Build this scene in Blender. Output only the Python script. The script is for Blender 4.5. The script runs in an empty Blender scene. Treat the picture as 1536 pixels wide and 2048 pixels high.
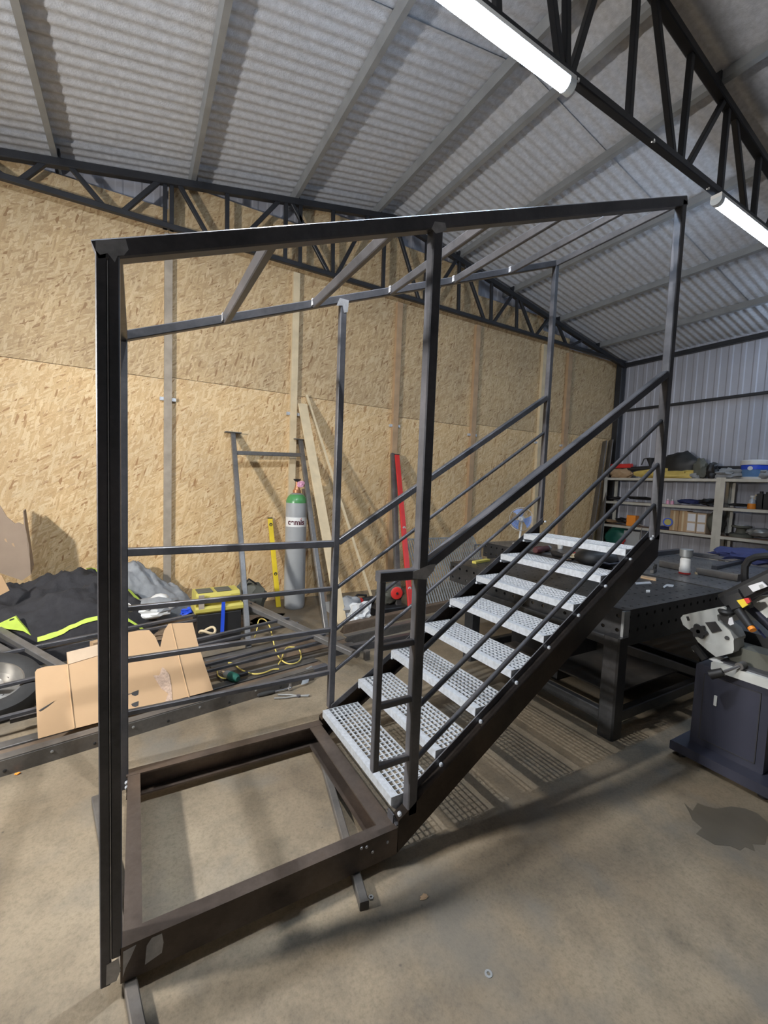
import bpy, bmesh, math, random
from mathutils import Vector, Matrix, noise
V = Vector
sc = bpy.context.scene
C = sc.collection
random.seed(7)

# ---------------------------------------------------------------- camera
CAM = V((0.10095, -1.5107, 1.6995)); YAW, PIT, ROL, FPX = 0.5259, 0.0677, 0.0385, 856.25
_f = V((math.sin(YAW)*math.cos(PIT), math.cos(YAW)*math.cos(PIT), -math.sin(PIT)))
_r = V((math.cos(YAW), -math.sin(YAW), 0)); _u = _r.cross(_f)
RT = math.cos(ROL)*_r + math.sin(ROL)*_u; UP = -math.sin(ROL)*_r + math.cos(ROL)*_u
cd = bpy.data.cameras.new('camera'); cam = bpy.data.objects.new('camera', cd); C.objects.link(cam)
M = Matrix((RT, UP, -_f)).transposed().to_4x4(); M.translation = CAM
cam.matrix_world = M
cd.sensor_fit = 'VERTICAL'; cd.sensor_height = 36; cd.lens = 36*FPX/2048; cd.clip_start = .02; cd.clip_end = 100
sc.camera = cam

def at(px, py, ax, val):
    """world point on the plane (axis ax = val) that a measured photo point belongs to"""
    d = (px-768)/FPX*RT - (py-1024)/FPX*UP + _f
    return CAM + d*((val-CAM[ax])/d[ax])
def atp(px, py, p0, n):
    d = (px-768)/FPX*RT - (py-1024)/FPX*UP + _f
    return CAM + d*((V(p0)-CAM).dot(n)/d.dot(n))

# ---------------------------------------------------------------- materials
def nt(name):
    m = bpy.data.materials.new(name); m.use_nodes = True
    t = m.node_tree; b = t.nodes['Principled BSDF']
    return m, t, b
def lk(t, a, b): t.links.new(a, b)
def simple(name, col, rough=.6, metal=0., var=.12, scale=8., bump=0., bscale=60., spec=None):
    m, t, b = nt(name)
    b.inputs['Roughness'].default_value = rough; b.inputs['Metallic'].default_value = metal
    if spec is not None: b.inputs['Specular IOR Level'].default_value = spec
    tc = t.nodes.new('ShaderNodeTexCoord')
    n = t.nodes.new('ShaderNodeTexNoise'); n.inputs['Scale'].default_value = scale; n.inputs['Detail'].default_value = 5
    lk(t, tc.outputs['Object'], n.inputs['Vector'])
    r = t.nodes.new('ShaderNodeValToRGB')
    r.color_ramp.elements[0].position = .3; r.color_ramp.elements[1].position = .7
    c = V(col); a = c*(1-var); d = c*(1+var)
    r.color_ramp.elements[0].color = (*a, 1); r.color_ramp.elements[1].color = (*[min(1, x) for x in d], 1)
    lk(t, n.outputs['Fac'], r.inputs['Fac']); lk(t, r.outputs['Color'], b.inputs['Base Color'])
    if bump:
        n2 = t.nodes.new('ShaderNodeTexNoise'); n2.inputs['Scale'].default_value = bscale; n2.inputs['Detail'].default_value = 4
        lk(t, tc.outputs['Object'], n2.inputs['Vector'])
        bp = t.nodes.new('ShaderNodeBump'); bp.inputs['Strength'].default_value = bump; bp.inputs['Distance'].default_value = .01
        lk(t, n2.outputs['Fac'], bp.inputs['Height']); lk(t, bp.outputs['Normal'], b.inputs['Normal'])
    return m
def ramp(t, stops):
    r = t.nodes.new('ShaderNodeValToRGB'); e = r.color_ramp.elements
    while len(e) < len(stops): e.new(.5)
    for i, (p, c) in enumerate(stops):
        e[i].position = p; e[i].color = (*c, 1) if len(c) == 3 else c
    return r
def noise_n(t, vec, scale, detail=4, rough=.55):
    n = t.nodes.new('ShaderNodeTexNoise'); n.inputs['Scale'].default_value = scale
    n.inputs['Detail'].default_value = detail; n.inputs['Roughness'].default_value = rough
    lk(t, vec, n.inputs['Vector']); return n
def mixc(t, fac, a, b, mode='MIX'):
    x = t.nodes.new('ShaderNodeMix'); x.data_type = 'RGBA'; x.blend_type = mode
    for s, v in ((x.inputs[0], fac), (x.inputs[6], a), (x.inputs[7], b)):
        if hasattr(v, 'links'): lk(t, v, s)
        elif isinstance(v, (int, float)): s.default_value = v
        else: s.default_value = (*v, 1)
    return x.outputs[2]

def steel_mat(name, dark, light, rust, rustamt=.3, rough=.42, metal=.7, spots=0.0):
    m, t, b = nt(name); tc = t.nodes.new('ShaderNodeTexCoord').outputs['Object']
    n1 = noise_n(t, tc, 3.5, 6, .6); n2 = noise_n(t, tc, 40, 5, .65); n3 = noise_n(t, tc, 1.7, 4)
    a = ramp(t, [(.35, dark), (.68, light)]); lk(t, n1.outputs['Fac'], a.inputs['Fac'])
    rr = ramp(t, [(.5, (0, 0, 0)), (.72, (1, 1, 1))]); lk(t, n3.outputs['Fac'], rr.inputs['Fac'])
    mm = t.nodes.new('ShaderNodeMath'); mm.operation = 'MULTIPLY'; lk(t, rr.outputs['Color'], mm.inputs[0]); mm.inputs[1].default_value = rustamt
    c = mixc(t, mm.outputs[0], a.outputs['Color'], rust)
    g = ramp(t, [(.3, (.82, .82, .82)), (.7, (1.12, 1.12, 1.12))]); lk(t, n2.outputs['Fac'], g.inputs['Fac'])
    c = mixc(t, .8, c, g.outputs['Color'], 'MULTIPLY')
    lk(t, c, b.inputs['Base Color'])
    b.inputs['Metallic'].default_value = metal
    ra = t.nodes.new('ShaderNodeMapRange'); ra.inputs[3].default_value = rough-.1; ra.inputs[4].default_value = rough+.16
    lk(t, n2.outputs['Fac'], ra.inputs[0]); lk(t, ra.outputs[0], b.inputs['Roughness'])
    return m
def osb_mat(name, c0, c1, c2, dark):
    m, t, b = nt(name); tc = t.nodes.new('ShaderNodeTexCoord').outputs['Object']
    sep = t.nodes.new('ShaderNodeMapping'); lk(t, tc, sep.inputs[0])
    dn = noise_n(t, sep.outputs[0], 3.0, 2)
    layers = []
    for i, (ang, sx, sz) in enumerate(((.5, 11, 62), (-.95, 66, 12), (1.3, 11, 54))):
        mp = t.nodes.new('ShaderNodeMapping'); mp.inputs['Rotation'].default_value = (0, ang, 0)
        lk(t, tc, mp.inputs[0])
        ms = t.nodes.new('ShaderNodeMapping'); ms.inputs['Scale'].default_value = (sx, 1, sz); lk(t, mp.outputs[0], ms.inputs[0])
        w = t.nodes.new('ShaderNodeVectorMath'); w.operation = 'ADD'
        dd = noise_n(t, tc, 5+i, 2); sc_ = t.nodes.new('ShaderNodeVectorMath'); sc_.operation = 'SCALE'; sc_.inputs['Scale'].default_value = 1.6
        lk(t, dd.outputs['Color'], sc_.inputs[0]); lk(t, ms.outputs[0], w.inputs[0]); lk(t, sc_.outputs[0], w.inputs[1])
        v = t.nodes.new('ShaderNodeTexVoronoi'); v.inputs['Scale'].default_value = 1; v.voronoi_dimensions = '3D'
        lk(t, w.outputs[0], v.inputs['Vector'])
        s = t.nodes.new('ShaderNodeSeparateColor'); lk(t, v.outputs['Color'], s.inputs[0])
        layers.append((v, s))
    r1 = ramp(t, [(0, dark), (.11, c0), (.5, c1), (.95, c2)]); lk(t, layers[0][1].outputs[0], r1.inputs['Fac'])
    r2 = ramp(t, [(0, c0), (.5, c1), (.88, c2), (1, dark)]); lk(t, layers[1][1].outputs[1], r2.inputs['Fac'])
    r3 = ramp(t, [(0, c2), (.6, c1), (.93, c0), (1, dark)]); lk(t, layers[2][1].outputs[2], r3.inputs['Fac'])
    f1 = ramp(t, [(.45, (0, 0, 0)), (.5, (1, 1, 1))]); lk(t, layers[1][1].outputs[2], f1.inputs['Fac'])
    f2 = ramp(t, [(.55, (0, 0, 0)), (.6, (1, 1, 1))]); lk(t, layers[2][1].outputs[0], f2.inputs['Fac'])
    c = mixc(t, f1.outputs['Color'], r1.outputs['Color'], r2.outputs['Color'])
    c = mixc(t, f2.outputs['Color'], c, r3.outputs['Color'])
    n = noise_n(t, tc, .9, 3); g = ramp(t, [(.3, (.86, .86, .88)), (.7, (1.1, 1.08, 1.04))]); lk(t, n.outputs['Fac'], g.inputs['Fac'])
    c = mixc(t, 1.0, c, g.outputs['Color'], 'MULTIPLY')
    nf = noise_n(t, tc, 90, 3); g2 = ramp(t, [(.3, (.86, .85, .83)), (.7, (1.1, 1.1, 1.1))]); lk(t, nf.outputs['Fac'], g2.inputs['Fac'])
    c = mixc(t, .8, c, g2.outputs['Color'], 'MULTIPLY')
    lk(t, c, b.inputs['Base Color']); b.inputs['Roughness'].default_value = .62
    bp = t.nodes.new('ShaderNodeBump'); bp.inputs['Strength'].default_value = .25; bp.inputs['Distance'].default_value = .004
    lk(t, layers[0][1].outputs[0], bp.inputs['Height']); lk(t, bp.outputs['Normal'], b.inputs['Normal'])
    return m
def floor_mat():
    m, t, b = nt('concrete'); tc = t.nodes.new('ShaderNodeTexCoord').outputs['Object']
    n1 = noise_n(t, tc, .8, 5, .6); n2 = noise_n(t, tc, 5, 6, .65); n3 = noise_n(t, tc, 70, 4, .7); n4 = noise_n(t, tc, 2.2, 3)
    a = ramp(t, [(.32, (.130, .100, .066)), (.52, (.200, .160, .108)), (.7, (.262, .216, .152))]); lk(t, n1.outputs['Fac'], a.inputs['Fac'])
    g = ramp(t, [(.3, (.70, .71, .72)), (.5, (1, 1, 1)), (.72, (1.14, 1.13, 1.12))]); lk(t, n2.outputs['Fac'], g.inputs['Fac'])
    c = mixc(t, 1, a.outputs['Color'], g.outputs['Color'], 'MULTIPLY')
    g2 = ramp(t, [(.28, (.66, .65, .62)), (.5, (1, 1, 1)), (.78, (1.22, 1.22, 1.22))]); lk(t, n3.outputs['Fac'], g2.inputs['Fac'])
    c = mixc(t, .75, c, g2.outputs['Color'], 'MULTIPLY')
    s = ramp(t, [(.53, (0, 0, 0)), (.70, (1, 1, 1))]); lk(t, n4.outputs['Fac'], s.inputs['Fac'])
    mm = t.nodes.new('ShaderNodeMath'); mm.operation = 'MULTIPLY'; lk(t, s.outputs['Color'], mm.inputs[0]); mm.inputs[1].default_value = .62
    c = mixc(t, mm.outputs[0], c, (.13, .125, .11))
    # small dark pits and specks
    v = t.nodes.new('ShaderNodeTexVoronoi'); v.inputs['Scale'].default_value = 7; lk(t, tc, v.inputs['Vector'])
    p = ramp(t, [(.02, (1, 1, 1)), (.055, (0, 0, 0))]); lk(t, v.outputs['Distance'], p.inputs['Fac'])
    c = mixc(t, p.outputs['Color'], c, (.09, .075, .055))
    lk(t, c, b.inputs['Base Color'])
    r = t.nodes.new('ShaderNodeMapRange'); r.inputs[3].default_value = .5; r.inputs[4].default_value = .8
    lk(t, n2.outputs['Fac'], r.inputs[0]); lk(t, r.outputs[0], b.inputs['Roughness'])
    bp = t.nodes.new('ShaderNodeBump'); bp.inputs['Strength'].default_value = .25; bp.inputs['Distance'].default_value = .006
    lk(t, n3.outputs['Fac'], bp.inputs['Height']); lk(t, bp.outputs['Normal'], b.inputs['Normal'])
    return m
def emis(name, col, s):
    m, t, b = nt(name); b.inputs['Base Color'].default_value = (*col, 1)
    b.inputs['Emission Color'].default_value = (*col, 1); b.inputs['Emission Strength'].default_value = s
    return m
def glass(name, col, alpha=.35, rough=.1):
    m, t, b = nt(name); b.inputs['Base Color'].default_value = (*col, 1); b.inputs['Roughness'].default_value = rough
    b.inputs['Alpha'].default_value = alpha
    return m

MT = {}
MT['steel'] = steel_mat('mill scale steel', (.058, .060, .068), (.118, .118, .130), (.11, .08, .065), .22, .36, .25)
MT['steel_brown'] = steel_mat('rolled channel steel', (.075, .060, .052), (.150, .122, .105), (.14, .09, .06), .6, .40, .6)
MT['steel_dark'] = steel_mat('dark stringer steel', (.030, .025, .022), (.065, .053, .046), (.06, .04, .025), .5, .30, .8)
MT['steel_old'] = steel_mat('old stored steel', (.10, .095, .090), (.18, .17, .158), (.17, .12, .08), .4, .42, .4)
MT['steel_grey'] = steel_mat('grey tube steel', (.14, .137, .135), (.23, .225, .22), (.18, .14, .10), .3, .36, .45)
MT['rust'] = steel_mat('rusty plate', (.12, .085, .06), (.20, .155, .115), (.24, .15, .09), .6, .6, .2)
MT['truss'] = simple('painted black truss', (.022, .023, .027), .45, .1, .2, 6)
MT['galv'] = simple('galvanised steel', (.50, .53, .57), .42, .3, .16, 45, .15, 120)
MT['galv_dull'] = simple('dull galvanised steel', (.36, .37, .37), .45, .6, .10, 10)
MT['purlin'] = simple('galvanised purlin', (.30, .31, .315), .5, .35, .12, 5)
MT['weld'] = simple('ground weld', (.40, .40, .41), .42, .25, .2, 30)
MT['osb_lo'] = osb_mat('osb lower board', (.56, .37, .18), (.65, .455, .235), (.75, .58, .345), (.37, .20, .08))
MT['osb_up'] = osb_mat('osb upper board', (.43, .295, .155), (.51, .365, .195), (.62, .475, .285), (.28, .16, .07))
MT['floor'] = floor_mat()
MT['fibre'] = simple('fibre cement sheet', (.51, .52, .55), .85, 0, .14, 22, .35, 90)
MT['sheet'] = simple('grey steel cladding', (.38, .385, .43), .5, .15, .05, 3)
MT['sheet_dark'] = simple('dark steel cladding', (.32, .32, .33), .6, .1, .05, 3)
MT['wood_grey'] = simple('weathered timber', (.34, .29, .23), .75, 0, .16, 9)
MT['wood'] = simple('planed timber', (.62, .50, .32), .65, 0, .12, 7)
MT['wood_dark'] = simple('brown timber', (.42, .28, .16), .7, 0, .15, 7)
MT['card'] = simple('cardboard', (.46, .30, .165), .8, 0, .05, 4)
MT['card_grey'] = simple('grey brown cardboard', (.30, .225, .165), .85, 0, .08, 6)
MT['card_lt'] = simple('pale cardboard', (.50, .38, .265), .85, 0, .07, 9)
MT['card_tear'] = simple('torn cardboard', (.50, .36, .27), .9, 0, .25, 60, .6, 120)
MT['black'] = simple('black plastic', (.018, .018, .019), .5, 0, .2, 12)
MT['ink'] = simple('dark print', (.035, .033, .032), .7)
MT['fabric'] = simple('black fabric', (.030, .029, .032), .9, 0, .25, 14, .5, 40)
MT['hivis'] = simple('yellow green hi-vis', (.62, .80, .12), .7, 0, .1, 12)
MT['tarp'] = simple('grey sheet', (.27, .28, .29), .7, 0, .22, 10, .4, 20)
MT['white'] = simple('white plastic', (.72, .72, .70), .45, 0, .06, 9)
MT['pale'] = simple('machine white paint', (.56, .57, .54), .42, 0, .12, 9)
MT['oilskin'] = simple('yellow oilskin', (.60, .46, .13), .6, 0, .12, 8)
MT['table_grey'] = steel_mat('grey table plate', (.11, .112, .118), (.19, .19, .195), (.10, .09, .08), .3, .34, .45)
MT['yellow'] = simple('yellow plastic', (.78, .58, .03), .42, 0, .08, 6)
MT['yellow_p'] = simple('dusty yellow plastic', (.50, .43, .09), .5, 0, .1, 6)
MT['blue'] = simple('blue strap', (.02, .08, .62), .5, 0, .1, 9)
MT['navy'] = simple('navy cloth', (.03, .04, .13), .8, 0, .2, 9)
MT['red'] = simple('red paint', (.62, .035, .03), .38, 0, .1, 6)
MT['green'] = simple('green plastic', (.02, .13, .095), .45, 0, .1, 9)
MT['orange'] = simple('orange plastic', (.85, .28, .03), .45, 0, .08, 9)
MT['cyl_grey'] = simple('grey cylinder paint', (.34, .35, .355), .33, 0, .06, 5)
MT['cyl_green'] = simple('green shoulder paint', (.08, .27, .09), .3, 0, .12, 12)
MT['brass'] = simple('brass valve', (.50, .24, .12), .4, .6, .15, 20)
MT['pink'] = simple('pink seal', (.72, .36, .50), .5)
MT['cabinet'] = simple('dark blue grey paint', (.036, .038, .058), .42, .1, .08, 5)
MT['chrome'] = simple('chrome', (.60, .60, .62), .2, .95, .08, 10)
MT['rubber'] = simple('rubber', (.028, .028, .028), .75, 0, .15, 20)
MT['alloy'] = simple('wheel alloy', (.36, .345, .32), .35, .7, .15, 8)
MT['cable'] = simple('yellow cable', (.78, .62, .16), .5)
MT['table'] = steel_mat('welding table steel', (.040, .042, .045), (.085, .087, .092), (.06, .045, .035), .3, .38, .6)
MT['leaf'] = simple('olive cover', (.10, .10, .08), .7)
MT['shelf'] = simple('shelf metal', (.56, .55, .50), .42, .45, .1, 5)
MT['shelf_board'] = simple('shelf board', (.26, .16, .10), .7, 0, .12, 6)
MT['blade'] = simple('blue fan blade', (.10, .18, .42), .35)
MT['paper'] = simple('paper label', (.70, .70, .72), .7, 0, .04, 9)
MT['stain'] = simple('wet stain', (.095, .080, .058), .45, 0, .15, 5)
MT['rubble'] = simple('brown dirt', (.20, .14, .09), .9, 0, .3, 30, .6, 60)

# ---------------------------------------------------------------- mesh building
class MB:
    def __init__(s): s.v = []; s.f = []
    def add(s, vs, fs):
        k = len(s.v); s.v += [V(p) for p in vs]; s.f += [tuple(i+k for i in f) for f in fs]; return s
    def sweep(s, sec, p, q, up=(0, 0, 1), closed=True, cap=True):
        """2D section (side, up) swept from p to q"""
        p = V(p); q = V(q); d = (q-p).normalized(); up = V(up)
        if abs(d.dot(up.normalized())) > .98: up = V((0, 1, 0)) if abs(d.y) < .9 else V((1, 0, 0))
        sd = d.cross(up).normalized(); u = sd.cross(d).normalized(); n = len(sec)
        vs = [p+sd*a+u*b for a, b in sec]+[q+sd*a+u*b for a, b in sec]
        fs = [(i, (i+1) % n, n+(i+1) % n, n+i) for i in range(n if closed else n-1)]
        if cap and closed: fs += [tuple(range(n-1, -1, -1)), tuple(range(n, 2*n))]
        return s.add(vs, fs)
    def bar(s, p, q, w, h=None, up=(0, 0, 1), c=None):
        h = w if h is None else h; c = min(w, h)*.1 if c is None else c; a, b = w/2, h/2
        sec = [(-a+c, -b), (a-c, -b), (a, -b+c), (a, b-c), (a-c, b), (-a+c, b), (-a, b-c), (-a, -b+c)]
        return s.sweep(sec, p, q, up)
    def box(s, lo, hi, c=None):
        lo = V(lo); hi = V(hi); m = (lo+hi)/2
        return s.bar((lo.x, m.y, m.z), (hi.x, m.y, m.z), abs(hi.y-lo.y), abs(hi.z-lo.z), (0, 0, 1), c if c is not None else min(abs(hi.y-lo.y), abs(hi.z-lo.z))*.04)
    def cyl(s, p, q, r, r2=None, n=16):
        r2 = r if r2 is None else r2; p = V(p); q = V(q); d = (q-p).normalized()
        a = d.orthogonal().normalized(); b = d.cross(a)
        vs = []
        for c, rr in ((p, r), (q, r2)):
            vs += [c+(a*math.cos(2*math.pi*i/n)+b*math.sin(2*math.pi*i/n))*rr for i in range(n)]
        fs = [(i, (i+1) % n, n+(i+1) % n, n+i) for i in range(n)]+[tuple(range(n-1, -1, -1)), tuple(range(n, 2*n))]
        return s.add(vs, fs)
    def lathe(s, o, ax, prof, n=28):
        """prof: (radius, height) along axis ax from o"""
        o = V(o); d = V(ax).normalized(); a = d.orthogonal().normalized(); b = d.cross(a); vs = []
        for r, h in prof:
            vs += [o+d*h+(a*math.cos(2*math.pi*i/n)+b*math.sin(2*math.pi*i/n))*r for i in range(n)]
        fs = []
        for k in range(len(prof)-1):
            fs += [(k*n+i, k*n+(i+1) % n, (k+1)*n+(i+1) % n, (k+1)*n+i) for i in range(n)]
        ring = prof[0] == prof[-1]
        if prof[0][0] > 1e-5 and not ring: fs.append(tuple(range(n-1, -1, -1)))
        if prof[-1][0] > 1e-5 and not ring: fs.append(tuple(range((len(prof)-1)*n, len(prof)*n)))
        return s.add(vs, fs)
    def path(s, pts, r, n=8):
        pts = [V(p) for p in pts]; k = len(pts); vs = []; pa = None
        for i, p in enumerate(pts):
            d = (pts[min(i+1, k-1)]-pts[max(i-1, 0)]).normalized()
            a = d.orthogonal().normalized() if pa is None else (pa-d*pa.dot(d)).normalized(); pa = a; b = d.cross(a)
            vs += [p+(a*math.cos(2*math.pi*j/n)+b*math.sin(2*math.pi*j/n))*r for j in range(n)]
        fs = []
        for i in range(k-1): fs += [(i*n+j, i*n+(j+1) % n, (i+1)*n+(j+1) % n, (i+1)*n+j) for j in range(n)]
        fs += [tuple(range(n-1, -1, -1)), tuple(range((k-1)*n, k*n))]
        return s.add(vs, fs)
    def plate(s, pts, th):
        """planar polygon extruded by vector th"""
        pts = [V(p) for p in pts]; th = V(th); n = len(pts)
        return s.add(pts+[p+th for p in pts], [tuple(range(n-1, -1, -1)), tuple(range(n, 2*n))]+[(i, (i+1) % n, n+(i+1) % n, n+i) for i in range(n)])
    def perf(s, o, u, v, nu, nv, r, th):
        """perforated plate: nu x nv square cells, one round hole each"""
        o = V(o); u = V(u); v = V(v); th = V(th); cu = u/nu; cv = v/nv; lu = cu.length; lv = cv.length
        for i in range(nu):
            for j in range(nv):
                c = o+cu*(i+.5)+cv*(j+.5); out = []; inn = []
                for k in range(8):
                    a = k*math.pi/4; x, y = math.cos(a), math.sin(a); m = max(abs(x), abs(y))
                    out.append(c+cu*(x/m/2)+cv*(y/m/2)); inn.append(c+cu*(x*r/lu)+cv*(y*r/lv))
                vs = out+inn+[p+th for p in inn]
                fs = [(k, (k+1) % 8, 8+(k+1) % 8, 8+k) for k in range(8)]+[(8+k, 8+(k+1) % 8, 16+(k+1) % 8, 16+k) for k in range(8)]
                s.add(vs, fs)
        return s
    def blob(s, c, r, seed=0, amp=.2, fr=2.2, sub=3, flat=None):
        """irregular lump, radii r, optional flat bottom"""
        bm = bmesh.new(); bmesh.ops.create_icosphere(bm, subdivisions=sub, radius=1)
        c = V(c); vs = []
        for w in bm.verts:
            p = w.co.normalized(); k = 1+amp*noise.noise(p*fr+V((seed*7.1, seed*3.3, 0)))*2 + amp*.5*noise.noise(p*fr*2.7+V((seed, 0, seed*5)))
            q = V((p.x*r[0], p.y*r[1], p.z*r[2]))*k
            if flat is not None and q.z < flat: q.z = flat
            vs.append(c+q)
        bm.verts.index_update(); fs = [tuple(x.index for x in f.verts) for f in bm.faces]; bm.free()
        return s.add(vs, fs)
    def grid(s, fn, nu, nv):
        vs = [fn(i/nu, j/nv) for j in range(nv+1) for i in range(nu+1)]
        fs = [(j*(nu+1)+i, j*(nu+1)+i+1, (j+1)*(nu+1)+i+1, (j+1)*(nu+1)+i) for j in range(nv) for i in range(nu)]
        return s.add(vs, fs)
    def build(s, name, mat, parent=None, local=False, sharp=35):
        me = bpy.data.meshes.new(name); off = V((0, 0, 0))
        if parent is not None and not local:
            w = parent
            while w is not None: off += w.location; w = w.parent
        elif parent is None and not local:
            off = V((sum(p.x for p in s.v)/len(s.v), sum(p.y for p in s.v)/len(s.v), min(p.z for p in s.v)))
        me.from_pydata([tuple(p-off) for p in s.v], [], s.f); me.validate()
        bm = bmesh.new(); bm.from_mesh(me); bmesh.ops.recalc_face_normals(bm, faces=bm.faces); bm.to_mesh(me); bm.free()
        me.polygons.foreach_set('use_smooth', [True]*len(me.polygons)); me.set_sharp_from_angle(angle=math.radians(sharp))
        me.materials.append(MT[mat] if isinstance(mat, str) else mat)
        o = bpy.data.objects.new(name, me); C.objects.link(o)
        if parent is not None: o.parent = parent
        elif not local: o.location = off
        return o
def tag(o, label=None, cat=None, group=None, kind=None):
    if label: o['label'] = label
    if cat: o['category'] = cat
    if group: o['group'] = group
    if kind: o['kind'] = kind
    return o
def thing(name, label, cat, loc, rz=0, group=None):
    o = bpy.data.objects.new(name, None); C.objects.link(o); o.location = V(loc); o.rotation_euler = (0, 0, rz); o.empty_display_size = .05
    return tag(o, label, cat, group)
def dup(o, parent=None):
    c = o.copy(); C.objects.link(c)
    if parent is not None: c.parent = parent
    for ch in list(o.children): dup(ch, c)
    return c
def one(name, mb, mat, label, cat, group=None, kind=None, sharp=35):
    return tag(mb.build(name, mat, sharp=sharp), label, cat, group, kind)
def struct(name, mb, mat, parent=None, sharp=35):
    o = mb.build(name, mat, parent, sharp=sharp)
    if parent is None: o['kind'] = 'structure'
    return o
def chan(d, b, t):
    """C channel section opening to +side"""
    return [(0, -d/2), (b, -d/2), (b, -d/2+t), (t, -d/2+t), (t, d/2-t), (b, d/2-t), (b, d/2), (0, d/2)]
# ================================================================ ROOM
XE, XR, XW = -3.25, 3.4, 9.45           # left eave, ridge, right eave
YW = 4.35                                # face of the board wall
YB = -8.5
def zroof(x): return 5.74-.193*abs(x-XR)
fl = MB().box((XE-.3, YB, -.12), (XW+.4, YW+.4, 0), 0); struct('floor', fl, 'floor')
# board wall
cols = [(-3.25, .43, 4.80), (.43, 2.02, 5.13), (2.02, 3.62, 5.44), (3.62, 5.22, 5.36), (5.22, 6.9, 5.0), (6.9, 7.7, 4.75), (7.7, 9.4, 4.55)]
seams = [2.84, 2.87, 2.86, 2.75, 2.80, 2.86, 2.86]
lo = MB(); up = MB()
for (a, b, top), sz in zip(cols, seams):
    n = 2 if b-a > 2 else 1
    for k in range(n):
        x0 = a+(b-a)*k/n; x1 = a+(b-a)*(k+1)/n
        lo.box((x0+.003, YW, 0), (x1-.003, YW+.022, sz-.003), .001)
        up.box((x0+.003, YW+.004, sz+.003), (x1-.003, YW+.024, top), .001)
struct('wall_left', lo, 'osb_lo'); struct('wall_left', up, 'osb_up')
# cladding behind the boards, and the other walls
def clad(p0, p1, z0, z1, nrm, per=.19, dep=.008):
    mb = MB(); p0 = V(p0); p1 = V(p1); L = (p1-p0).length; d = (p1-p0)/L; nrm = V(nrm); prof = []
    s = 0
    while s < L:
        for a, b in ((0, 0), (.52, 0), (.62, 1), (.9, 1)):
            prof.append((min(L, s+a*per), b*dep))
        s += per
    prof.append((L, 0))
    vs = [p0+d*a+nrm*b+V((0, 0, z0)) for a, b in prof]
    vs += [p0+d*a+nrm*b+V((0, 0, z1((p0+d*a).x) if callable(z1) else z1)) for a, b in prof]
    n = len(prof); mb.add(vs, [(i, i+1, n+i+1, n+i) for i in range(n-1)]); return mb
struct('wall_back', clad((XE, YW+.14, 0), (XW+.1, YW+.14, 0), 0, lambda x: zroof(x)+.02, (0, -1, 0)), 'sheet', sharp=20)
struct('wall_right', clad((XW+.03, YB, 0), (XW+.03, YW+.14, 0), 0, zroof(XW)+.02, (-1, 0, 0)), 'sheet', sharp=20)
struct('wall_rear', clad((XE, YB, 0), (XW+.1, YB, 0), 0, lambda x: zroof(x)+.02, (0, 1, 0)), 'sheet_dark', sharp=20)
struct('wall_front', clad((XE, YB, 0), (XE, YW+.14, 0), 0, zroof(XE)+.02, (1, 0, 0)), 'sheet_dark', sharp=20)
# corrugated roof, sheets lap every 1.2 m
seamY = [YW+.16, 4.1, 2.89, 1.70, .5, -.7, -1.9, -3.1, -4.3, -5.5, -6.7, YB]
for side, (xa, xb) in (('left', (XE-.15, XR)), ('right', (XR, XW+.25))):
    mb = MB()
    for k in range(len(seamY)-1):
        y1, y0 = seamY[k], seamY[k+1]; n = max(8, int((y1-y0)/.1166*10)); lap = .008*(k % 2)
        ys = [y0+(y1-y0+.05)*i/n for i in range(n+1)]
        vs = []
        for x in (xa, xb): vs += [V((x, y, zroof(x)+.012+lap+.0065*math.cos(2*math.pi*y/.1166)+(.010*(y-y0)/(y1-y0)))) for y in ys]
        mb.add(vs, [(i, i+1, n+2+i, n+1+i) for i in range(n)])
    struct('ceiling', mb, 'fibre', sharp=60)
# eave tube, girts, corner column
def sbar(name, p, q, w, h, mat='truss', c=None): return struct(name, MB().bar(p, q, w, h, c=c), mat)
sbar('trim_1', (XW-.06, YB, zroof(XW)-.10), (XW-.06, YW, zroof(XW)-.10), .08, .08)
sbar('trim_2', (XW-.03, YB, 3.49), (XW-.03, YW, 3.49), .05, .05)
sbar('trim_3', (XW-.03, YB, 2.22), (XW-.03, YW, 2.22), .05, .05)
sbar('trim_4', (XW-.08, YW-.07, 0), (XW-.08, YW-.07, zroof(XW)-.06), .14, .14)
# purlins
PX = [-1.85, -.62, .67, 1.90, 3.12, 3.70, 4.66, 5.90, 7.15, 8.42]
pl = 'grey galvanised roof purlin, the %s one in view counted from the left'
nm = ['', 'first', 'second', 'third', 'fourth', 'fifth', 'sixth', 'seventh', 'eighth', 'ninth']
for i, x in enumerate(PX):
    z = zroof(x)-.058
    s = -1 if x > XR else 1
    sec = [(-.027, -.05), (.027, -.05), (.027, -.036), (.024, -.036), (.024, -.047), (-.022, -.047), (-.022, .047), (.027, .047), (.027, .05), (-.027, .05)]
    sec = [(a, b) for a, b in sec]
    mb = MB().sweep(sec, (x, YB+.1, z), (x, YW+.1, z), (math.copysign(.19, x-XR)*1, 0, 1))
    one('roof_purlin', mb, 'purlin', pl % nm[i] if i else 'grey galvanised roof purlin just beyond the left edge of the picture', 'roof beam', 'purlins under the roof sheets')
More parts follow.
